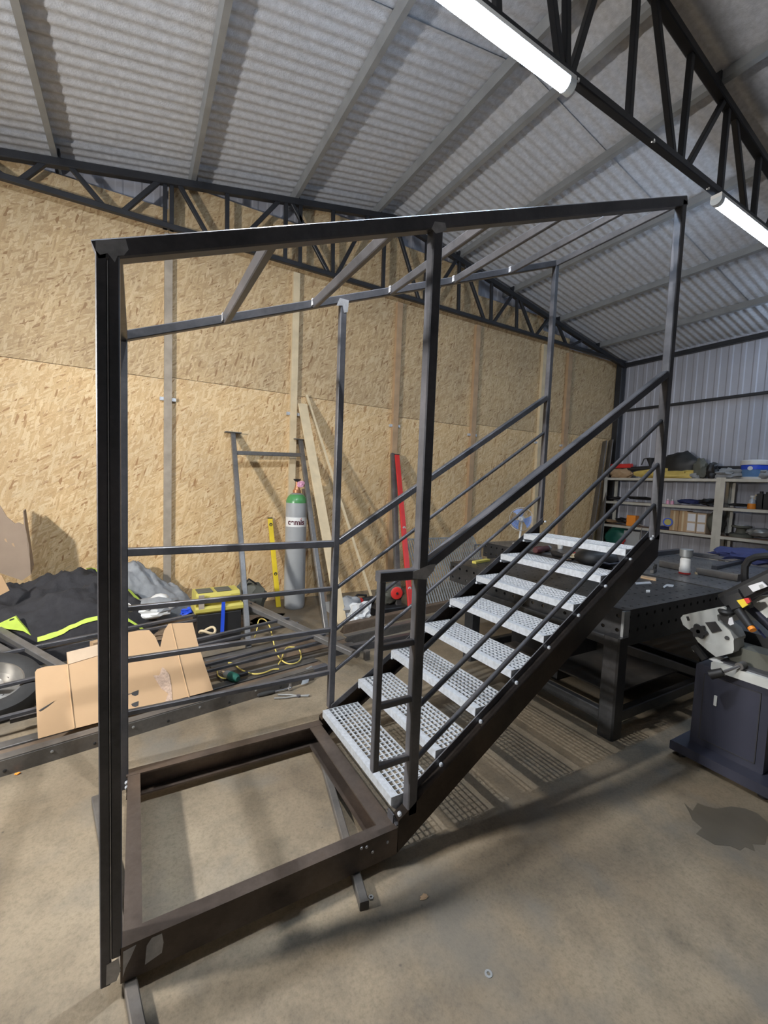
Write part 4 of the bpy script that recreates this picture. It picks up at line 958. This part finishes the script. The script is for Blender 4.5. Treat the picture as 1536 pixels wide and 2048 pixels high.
p = tp(1120, 1098); one('white_cup', MB().lathe(p, (0, 0, 1), [(.03, 0), (.04, .07), (.036, .07), (.027, .004), (0, .004)], 16), 'white', 'small white cup on the table behind the maroon grinder', 'cup')
p = tp(1210, 1138); 
T = thing('welding_helmet', 'black rounded welding helmet lying on the table beneath the top tread', 'helmet', p)
MB().blob(p+V((0, .10, .10)), (.24, .20, .11), 3, .04, flat=-.098).build('shell', 'black', T)
MB().path([p+V((-.2, .0, .10)), p+V((-.12, -.12, .08)), p+V((.05, -.12, .08)), p+V((.2, 0, .1))], .010).build('rim', 'cabinet', T)
mb = MB(); p = tp(960, 1100)
T = thing('g_clamp', 'dark clamp standing on the table corner left of the rear stringer', 'clamp', p)
q = at(950, 1090, 1, p.y); MB().path([q, q+V((.10, .0, .0)), q+V((.10, 0, -.16))], .010).build('frame', 'steel', T); MB().cyl(q, q+V((0, 0, -.10)), .008).build('screw', 'steel', T)
# boxes and cans under the table
one('dark_crate', MB().box((3.35, .9, 0), (3.9, 1.45, .34), .01), 'black', 'dark crate on the floor beneath the black welding table', 'crate')
one('flat_plate', MB().box((3.2, .3, .175), (4.25, 1.4, .19), .001), 'steel_old', 'grey steel sheet lying on the lower rails of the black welding table', 'sheet')
# ================================================================ SHELVES
SX0, SX1 = 8.93, 9.33; SZ = [2.0, 1.5, 1.0, .5]
def shelf_unit(y0, y1, label):
    T = thing('shelving_unit', label, 'shelving', ((SX0+SX1)/2, (y0+y1)/2, 0), 0, 'metal shelving by the steel wall')
    for x in (SX0, SX1):
        for y in (y0+.02, y1-.02):
            s = -1 if x == SX1 else 1; sy = 1 if y < (y0+y1)/2 else -1
            MB().box((x-.002, y-.036, 0), (x+.002, y+.034, 2.02), .0005).box((x, y-.022*sy-.001, 0), (x+.035*s, y-.022*sy+.001, 2.02), .0005).build('upright', 'shelf', T)
    for z in SZ:
        sh = MB().box((SX0+.005, y0+.01, z-.012), (SX1-.005, y1-.01, z), .001).build('shelf_board', 'shelf_board', T)
        for x in (SX0-.002, SX1+.002): MB().box((x-.004, y0+.005, z-.05), (x+.004, y1-.005, z-.001), .001).build('edge_beam', 'shelf', sh)
    return T
shelf_unit(2.06, 4.18, 'galvanised metal shelving unit against the steel wall, left of the double upright')
shelf_unit(-.1, 2.03, 'galvanised metal shelving unit against the steel wall, right of the double upright')
xf = 9.06
def sh(px, py): return at(px, py, 0, xf)
def sbox(name, px0, px1, pyt, zi, dep, mat, label, cat, group=None, x=xf, front=None, c=.004):
    z0 = SZ[zi]+.001; a = at(px0, 1000, 0, x).y; b = at(px1, 1000, 0, x).y; ztop = at((px0+px1)/2, pyt, 0, x).z
    y0, y1 = min(a, b), max(a, b); zz_ = max(.02, ztop-z0)
    T = thing(name, label, cat, ((x+dep/2), (y0+y1)/2, z0), 0, group)
    MB().box((x, y0, z0), (x+dep, y1, z0+zz_), c).build('body', mat, T)
    if front: front(T, x, y0, y1, z0, zz_)
    return T
def tapefront(T, x, y0, y1, z0, h):
    m = (y0+y1)/2; MB().box((x-.001, m-.015, z0+.005), (x+.0005, m+.015, z0+h-.005), 0).build('tape', 'wood', T)
def labels(T, x, y0, y1, z0, h):
    w = (y1-y0)
    for k in (.08, .55):
        MB().box((x-.002, y0+w*.10, z0+h*k), (x+.0005, y1-w*.10, z0+h*(k+.38)), 0).build('paper_label', 'paper', T)
sbox('carton', 1343, 1360, 1021, 2, .2, 'card', 'plain brown carton on the middle shelf, left of its twin', 'carton', 'cartons on the middle shelf', front=tapefront)
sbox('carton', 1361, 1377, 1022, 2, .2, 'card', 'plain brown carton on the middle shelf, right of its twin', 'carton', 'cartons on the middle shelf', front=tapefront)
sbox('labelled_box', 1377, 1396, 1025, 2, .2, 'card_lt', 'pale box with two white labels on the middle shelf, beside the brown cartons', 'box', 'labelled boxes on the middle shelf', front=labels)
sbox('labelled_box', 1397, 1416, 1027, 2, .2, 'card_lt', 'pale box with two white labels on the middle shelf, beside the dark helmet', 'box', 'labelled boxes on the middle shelf', front=labels)
sbox('orange_box', 1256, 1274, 1031, 2, .12, 'orange', 'small bright orange box on the middle shelf seen between the thin rails', 'box')
def lump(name, px, py, z0, r, mat, label, cat, seed=1, amp=.25, x=xf, group=None):
    p = at(px, py, 0, x); p.z = max(z0+r[2]*.75, p.z)
    return one(name, MB().blob((p.x+r[0], p.y, p.z), r, seed, amp, flat=-(p.z-z0)), mat, label, cat, group)
lump('dark_helmet', 1425, 1045, 1.0, (.13, .14, .20), 'leaf', 'dark round helmet on the middle shelf right of the labelled boxes', 'helmet', 3, .06)
T = thing('tape_disc', 'round yellow and blue patterned packet on the middle shelf left of the cartons', 'packet', at(1335, 1052, 0, xf))
pp = at(1336, 1044, 0, xf-.02); MB().lathe(pp, (-1, -.3, 0), [(0, 0), (.09, 0), (.09, .02), (0, .02)], 20).build('disc', 'yellow_p', T); MB().lathe(pp+V((-.012, -.004, 0)), (-1, -.3, 0), [(.06, .01), (.085, .01), (.085, .016), (.06, .016), (.06, .01)], 20).build('ring', 'blue', T)
lump('navy_cloth', 1325, 1057, 1.0, (.1, .16, .04), 'navy', 'navy cloth on the middle shelf under the yellow packet', 'cloth', 6)
# top shelf
def top(name, px0, px1, py, mat, label, cat, seed=1, h=None, dep=.15, amp=.2, base=0.):
    a = at(px0, 940, 0, xf).y; b = at(px1, 940, 0, xf).y; zt_ = at((px0+px1)/2, py, 0, xf).z; z0 = 2.0+base; hh = max(.03, zt_-z0)
    return one(name, MB().blob((xf+dep, (a+b)/2, z0+hh*.5), (dep, abs(a-b)/2, hh*.55), seed, amp, flat=-hh*.5), mat, label, cat)
top('black_bag', 1318, 1392, 906, 'black', 'large black bag on the top shelf behind the near rear post', 'bag', 4, amp=.12, dep=.13)
top('olive_case', 1380, 1412, 920, 'leaf', 'olive folded cover on the top shelf right of the black bag', 'cover', 7, dep=.09)
top('dark_hood', 1408, 1432, 926, 'black', 'small dark hood on the top shelf between the olive cover and the bucket', 'hood', 9, dep=.08)
top('yellow_jacket', 1270, 1402, 937, 'oilskin', 'yellow folded waterproof lying on the front of the top shelf', 'waterproof', 2, dep=.06, amp=.3)
top('grey_pouch', 1378, 1400, 944, 'tarp', 'grey pouch lying on the yellow waterproof', 'pouch', 3, dep=.05)
top('film_roll', 1428, 1482, 938, 'tarp', 'dark grey plastic film bundle left of the blue and white bucket', 'film', 12, dep=.08, amp=.35)
top('brown_cloth', 1215, 1262, 938, 'wood_dark', 'brown cloth at the left end of the top shelf', 'cloth', 5, dep=.07)
top('clear_wrap', 1500, 1536, 938, 'tarp', 'grey wrap in front of the bucket at the right end of the top shelf', 'wrap', 8, dep=.05)
T = thing('chainsaw', 'red and black power saw lying at the left end of the top shelf', 'power saw', at(1250, 948, 0, xf+.1))
a = at(1222, 935, 0, xf+.1); b = at(1300, 933, 0, xf+.1)
MB().bar(a+V((0, 0, .02)), a+(b-a)*.55+V((0, 0, .02)), .1, .10, c=.02).build('body', 'red', T); MB().bar(a-V((0, 0, .05)), b-V((0, 0, .03)), .08, .08, c=.02).build('base', 'black', T)
MB().path([at(1283, 930, 0, xf), at(1288, 918, 0, xf), at(1300, 916, 0, xf)], .012).build('handle', 'black', T)
pp = at(1301, 926, 0, xf); T = thing('funnel', 'black funnel standing on the top shelf left of the post', 'funnel', pp)
MB().lathe(pp-V((0, 0, .12)), (0, 0, 1), [(.02, 0), (.025, .08), (.075, .20), (.08, .22), (.07, .22), (.02, .09), (0, .09)], 18).build('cone', 'black', T)
pb = at(1509, 958, 0, xf+.15); rb_ = abs(at(1481, 940, 0, xf+.15).y-at(1538, 940, 0, xf+.15).y)/2; hb = at(1509, 921, 0, xf+.15).z-2.0
T = thing('bucket', 'blue and white plastic bucket with pale lid on the top shelf', 'bucket', (pb.x, pb.y, 2.001))
MB().lathe((pb.x, pb.y, 2.001), (0, 0, 1), [(rb_*.86, 0), (rb_*.9, .01), (rb_*.98, hb*.75), (0, hb*.75)], 28).build('body', simple('light blue print', (.13, .28, .55), .35), T)
MB().lathe((pb.x, pb.y, 2.001), (0, 0, 1), [(rb_*.965, hb*.5), (rb_*.985, hb*.5), (rb_*1.0, hb*.74), (rb_*.98, hb*.76)], 28).build('blue_band', 'blue', T)
MB().lathe((pb.x, pb.y, 2.001), (0, 0, 1), [(rb_*.87, .0), (rb_*.915, .0), (rb_*.93, hb*.12), (rb_*.9, hb*.12)], 28).build('bottom_rim', 'white', T)
MB().lathe((pb.x, pb.y, 2.001), (0, 0, 1), [(rb_*1.0, hb*.74), (rb_*1.05, hb*.75), (rb_*1.05, hb*.97), (rb_*.98, hb), (0, hb)], 28).build('lid', 'white', T)
va = V((CAM.x-pb.x, CAM.y-pb.y, 0)).normalized(); vt = V((-va.y, va.x, 0))
MB().lathe(V((pb.x, pb.y, 2.0+hb*.56))+va*rb_*.97-vt*rb_*.35*(-1 if vt.y > 0 else 1), va, [(0, 0), (.035, 0), (.035, .012), (0, .012)], 16).build('round_badge', 'paper', T)
# second shelf
for (px, w_, hgt, m, lab) in ((1336, .03, .11, 'pink', 'small pink-brown bottle on the second shelf, left of the navy rolls'), (1345, .03, .10, 'pink', 'small pink-brown bottle on the second shelf, touching the first')):
    p = at(px, 1000, 0, xf); T = thing('small_bottle', lab, 'bottle', (p.x, p.y, 1.501), 0, 'small bottles on the second shelf')
    MB().lathe((p.x, p.y, 1.501), (0, 0, 1), [(w_, 0), (w_, hgt*.6), (w_*.4, hgt*.75), (0, hgt*.75)], 12).build('body', m, T); MB().lathe((p.x, p.y, 1.501+hgt*.72), (0, 0, 1), [(w_*.5, 0), (w_*.5, hgt*.25), (0, hgt*.25)], 10).build('cap', 'white', T)
lump('navy_roll', 1375, 1003, 1.5, (.08, .20, .045), 'navy', 'navy cloth roll lying on the second shelf', 'cloth', 3, .2)
lump('black_tools', 1413, 1004, 1.5, (.08, .16, .06), 'black', 'black tool bundle on the second shelf beside the double upright', 'tools', 9, .35)
lump('cable_bundle', 1275, 996, 1.5, (.08, .25, .03), 'black', 'black cable bundle lying on the left part of the second shelf', 'cable', 5, .35)
lump('tool_pile', 1225, 996, 1.5, (.08, .2, .035), 'black', 'dark tools lying at the left end of the second shelf', 'tools', 14, .35)
lump('tool_strip', 1478, 1010, 1.5, (.08, .2, .025), 'black', 'thin dark tools on the second shelf right of the double upright', 'tools', 15, .3)
pp = at(1503, 1014, 0, xf); T = thing('spray_bottle', 'orange and clear bottle on the second shelf at the right', 'bottle', (pp.x, pp.y, 1.501))
MB().lathe((pp.x, pp.y, 1.501), (0, 0, 1), [(.055, 0), (.058, .01), (.056, .09), (0, .09)], 18).build('liquid_part', 'orange', T)
MB().lathe((pp.x, pp.y, 1.59), (0, 0, 1), [(.056, 0), (.045, .06), (.02, .09), (.02, .11), (0, .11)], 18).build('upper_body', 'galv', T); MB().lathe((pp.x, pp.y, 1.695), (0, 0, 1), [(.03, 0), (.03, .03), (0, .03)], 12).build('cap', 'white', T)
for k, (px, hgt) in enumerate(((1518, .31), (1531, .30))):
    p = at(px, 1014, 0, xf+.03); T = thing('canister', ('black canister with tan handle beside the orange bottle', 'black canister at the right picture edge on the second shelf')[k], 'canister', (p.x, p.y, 1.501), 0, 'black canisters on the second shelf')
    MB().box((p.x, p.y-.05, 1.501), (p.x+.14, p.y+.05, 1.501+hgt*.85), .015).build('body', 'black', T); MB().lathe((p.x+.05, p.y, 1.501+hgt*.84), (0, 0, 1), [(.025, 0), (.025, .04), (0, .04)], 12).build('cap', 'black', T)
    if k == 0: MB().path([(p.x-.01, p.y+.055, 1.55), (p.x-.03, p.y+.07, 1.70), (p.x, p.y+.05, 1.74)], .012).build('handle', 'wood', T)
# third shelf right
pp = at(1482, 1068, 0, xf+.1)
T = thing('orbital_sander', 'grey disc-shaped power tool on the third shelf right of the upright', 'power tool', (pp.x, pp.y, 1.001))
MB().lathe((pp.x, pp.y, 1.0), (0, 0, 1), [(.17, 0), (.17, .05), (.08, .07), (.07, .15), (.14, .17), (.14, .20), (0, .21)], 22).build('body', 'leaf', T); MB().lathe((pp.x, pp.y, 1.205), (0, 0, 1), [(.05, 0), (.10, 0), (.10, .01), (.05, .01), (.05, 0)], 20).build('top_ring', 'galv', T)
lump('grey_grinder', 1517, 1066, 1.0, (.10, .20, .075), 'galv_dull', 'long grey power tool on the third shelf at the right', 'power tool', 4, .15)
lump('dark_parts', 1460, 1072, 1.0, (.08, .08, .04), 'black', 'dark metal part on the third shelf right against the upright', 'part', 6, .3)
lump('brown_rag', 1218, 1042, 1.0, (.1, .22, .03), 'wood_dark', 'brown rag hanging at the left end of the third shelf', 'rag', 8, .3)
lump('cable_heap', 1248, 1041, 1.0, (.08, .20, .05), 'black', 'black cord heap beside the small orange box', 'cord', 18, .4)
# machines on the lower shelf
sbox('grey_machine', 1253, 1285, 1063, 3, .3, 'cyl_grey', 'grey box-shaped machine on the lower shelf behind the top tread', 'machine')
lump('green_machine', 1228, 1080, .5, (.14, .28, .25), 'green', 'dark green machine on the lower shelf left of the grey one', 'machine', 3, .15)
p = at(1246, 1080, 0, xf-.03); one('red_valve', MB().lathe(p, (-1, -.4, 0), [(.035, 0), (.05, .01), (.05, .03), (.02, .05), (0, .05)], 14).cyl(p-V((0, 0, .14)), p+V((0, 0, .04)), .02), 'red', 'small red valve in front of the grey machine', 'valve')
T = thing('spanner', 'large chrome spanner hanging from the third shelf edge', 'spanner', at(1284, 1060, 0, SX0-.03))
sx = SX0-.014; MB().bar(at(1284, 1054, 0, sx), at(1281, 1080, 0, sx), .025, .012).build('shaft', 'chrome', T); MB().bar(at(1272, 1047, 0, sx), at(1289, 1052, 0, sx), .03, .012).build('jaw', 'chrome', T)
# leaning dark plates in the corner
for k, (a, b, lab) in enumerate((((1222, 880), (1196, 1100), 'tall dark steel plate leaning in the corner beside the shelving, right one'), ((1210, 882), (1178, 1100), 'tall dark steel plate leaning in the corner beside the shelving, left one'))):
    q = at(*a, 1, 4.24); p0 = V((q.x-.40-.1*k, q.y-.10, 0))
    one('steel_plate', MB().bar(p0, q, .16, .02, (1, -.5, 0)), 'steel_old', lab, 'plate', 'plates leaning in the corner')
# ================================================================ BAND SAW
SXP = 3.24
T = thing('band_saw', 'metal band saw with white castings on a dark blue cabinet at the right edge', 'band saw', (3.55, -.38, 0))
def sp(px, py, x=SXP): return at(px, py, 0, x)
b0 = at(1346, 1497, 2, .03); 
pl_ = MB().box((3.13, -.655, .035), (3.95, -.14, .095), .006); base = pl_.build('plinth', 'cabinet', T)
for x, y in ((3.19, -.61), (3.19, -.19), (3.88, -.61), (3.88, -.19)): MB().cyl((x, y, 0), (x, y, .036), .025).build('foot', 'black', base)
ct = sp(1392, 1325).z
cab = MB().box((3.24, -.585, .095), (3.84, -.205, ct), .006).build('cabinet', 'cabinet', T)
dpts = [sp(1410, 1345), sp(1401, 1462), sp(1496, 1500), sp(1511, 1385)]
ymin, ymax = -.545, -.255
MB().box((3.2355, ymin, .14), (3.241, ymax, ct-.05), .002).build('door', 'cabinet', cab)
for (ya, yb_, za, zb_) in ((ymin, ymax, .14, .144), (ymin, ymax, ct-.054, ct-.05), (ymin, ymin+.004, .14, ct-.05), (ymax-.004, ymax, .14, ct-.05)):
    MB().box((3.2345, ya, za), (3.2360, yb_, zb_), 0).build('door_gap', 'ink', cab)
hpx = sp(1432, 1400); MB().box((3.230, hpx.y-.008, hpx.z-.035), (3.2362, hpx.y+.008, hpx.z+.03), .002).build('door_latch', 'pale', cab)
# bed
MB().box((3.20, -.64, ct), (3.95, -.30, ct+.055), .008).build('bed', 'pale', T)
MB().box((3.23, -.62, ct+.055), (3.92, -.33, ct+.066), .002).build('bed_top', 'steel', T)
# white end casting (bow head) reaching out to the left, tilted
xa = 3.22
cast = [(1361, 1236), (1366, 1230), (1446, 1213), (1456, 1222), (1434, 1230), (1436, 1242), (1460, 1262), (1468, 1278), (1467, 1284), (1425, 1289), (1391, 1277), (1386, 1262), (1376, 1258), (1366, 1250)]
MB().plate([sp(x, y, xa) for x, y in cast], (.16, .0, .0)).build('bow_casting', 'pale', T, sharp=30)
mb = MB().plate([sp(x, y, xa-.002) for x, y in ((1425, 1289), (1467, 1281), (1468, 1300), (1465, 1306), (1432, 1314), (1424, 1308))], (.14, .0, .0)); mb.build('gear_housing', 'pale', T, sharp=30)
MB().plate([sp(x, y, xa-.002) for x, y in ((1391, 1276), (1425, 1289), (1424, 1308), (1414, 1300), (1396, 1284))], (.13, .0, .0)).build('side_casting', 'pale', T, sharp=30)
MB().plate([sp(x, y, xa-.006) for x, y in ((1410, 1245), (1430, 1243), (1443, 1261), (1424, 1266))], (.01, 0, 0)).build('control_pad', 'ink', T)
MB().plate([sp(x, y, xa-.006) for x, y in ((1437, 1233), (1455, 1228), (1462, 1238), (1458, 1250), (1446, 1244))], (.01, 0, 0)).build('dark_recess', 'ink', T)
MB().plate([sp(x, y, xa-.008) for x, y in ((1458, 1236), (1464, 1234), (1468, 1248), (1460, 1251), (1456, 1247))], (.01, 0, 0)).build('warning_sign', 'paper', T)
MB().plate([sp(x, y, xa-.006) for x, y in ((1372, 1233), (1376, 1233), (1379, 1241), (1375, 1242))], (.01, 0, 0)).build('slot', 'ink', T)
MB().lathe(sp(1454, 1276, xa-.004), (-1, 0, .3), [(0, 0), (.012, 0), (.012, .004), (0, .004)], 12).build('socket', 'ink', T)
kc = sp(1396, 1263, xa-.03); kb = MB(); pr_ = []
for i in range(24):
    a = i*math.pi/12; rr = .040*(1+.18*math.cos(6*a)); pr_.append((rr*math.cos(a), rr*math.sin(a)))
kb.sweep(pr_, kc, kc+V((.028, 0, 0))).build('star_knob', 'black', T); MB().cyl(kc, kc+V((.05, 0, 0)), .012).build('knob_screw', 'steel', T)
# lower clamp and handle
MB().bar(sp(1390, 1290, 3.26), sp(1412, 1318, 3.26), .05, .05, c=.01).build('pivot_arm', 'black', T)
MB().plate([sp(x, y, 3.25) for x, y in ((1384, 1295), (1388, 1293), (1400, 1308), (1397, 1311), (1386, 1302))], (.03, 0, 0)).build('guard', 'pale', T)
ha = sp(1478, 1333, 3.19); hb_ = sp(1446, 1344, 3.12); hc_ = sp(1420, 1350, 3.10)
MB().cyl(ha, hb_, .009).build('crank_arm', 'chrome', T); MB().cyl(hb_, hc_, .024, .028).build('crank_grip', 'black', T)
MB().cyl(ha-V((.0, 0, 0)), ha+V((.06, 0, 0)), .022).build('crank_hub', 'steel_old', T)
MB().plate([sp(x, y, 3.22) for x, y in ((1417, 1318), (1432, 1318), (1446, 1326), (1432, 1325))], (.08, 0, 0)).build('bracket', 'white', T)
# saw bow: black beam with label, switch and grip
ba = sp(1452, 1202, 3.30); bb = sp(1560, 1150, 3.30)
arm = MB().bar(ba, bb, .11, .10, c=.02).build('saw_bow', 'black', T)
lb_ = [(1496, 1172), (1524, 1163), (1535, 1173), (1506, 1184)]
MB().plate([sp(x, y, 3.215) for x, y in lb_], (.012, 0, 0)).build('paper_label', 'paper', arm)
MB().plate([sp(x, y, 3.214) for x, y in ((1517, 1171), (1524, 1168), (1529, 1174), (1521, 1178))], (.002, 0, 0)).build('grey_print', 'galv_dull', arm)
sw = MB().bar(sp(1462, 1205, 3.26), sp(1492, 1196, 3.26), .09, .12, c=.02).build('switch_box', 'black', T)
MB().plate([sp(x, y, 3.19) for x, y in ((1473, 1201), (1489, 1197), (1497, 1209), (1485, 1216))], (.03, 0, 0)).build('yellow_plate', 'yellow', sw)
MB().plate([sp(x, y, 3.18) for x, y in ((1487, 1197), (1497, 1196), (1501, 1204), (1494, 1208))], (.02, 0, 0)).build('red_button', 'red', sw)
MB().lathe(sp(1453, 1220, 3.24), (-.3, 0, 1), [(.04, -.02), (.045, 0), (.035, .01), (.02, .012), (0, .012)], 18).build('tension_wheel', 'black', T)
ga = sp(1478, 1222, 3.22); gb = sp(1502, 1255, 3.16); MB().cyl(ga, gb, .026, .022).build('pistol_grip', 'black', T); gd = (gb-ga).normalized(); MB().cyl(gb, gb+gd*.02, .018).build('orange_tip', 'orange', T)
MB().bar(sp(1500, 1215, 3.35), sp(1560, 1270, 3.35), .04, .05, c=.01).build('blade_guard', 'cabinet', T)
MB().path([sp(1506, 1250, 3.2), sp(1516, 1258, 3.2), sp(1530, 1275, 3.25)], .006).build('cable', 'navy', T)
MB().plate([sp(x, y, 3.34) for x, y in ((1500, 1205), (1520, 1192), (1545, 1190), (1545, 1230), (1530, 1238), (1515, 1225))], (.05, 0, 0)).build('rear_casting', 'pale', T)
MB().box((3.30, -.56, ct+.066), (3.45, -.34, ct+.16), .02).build('vise', 'leaf', T)
MB().box((3.5, -.5, ct+.066), (3.85, -.2, ct+.22), .02).build('motor', 'black', T)
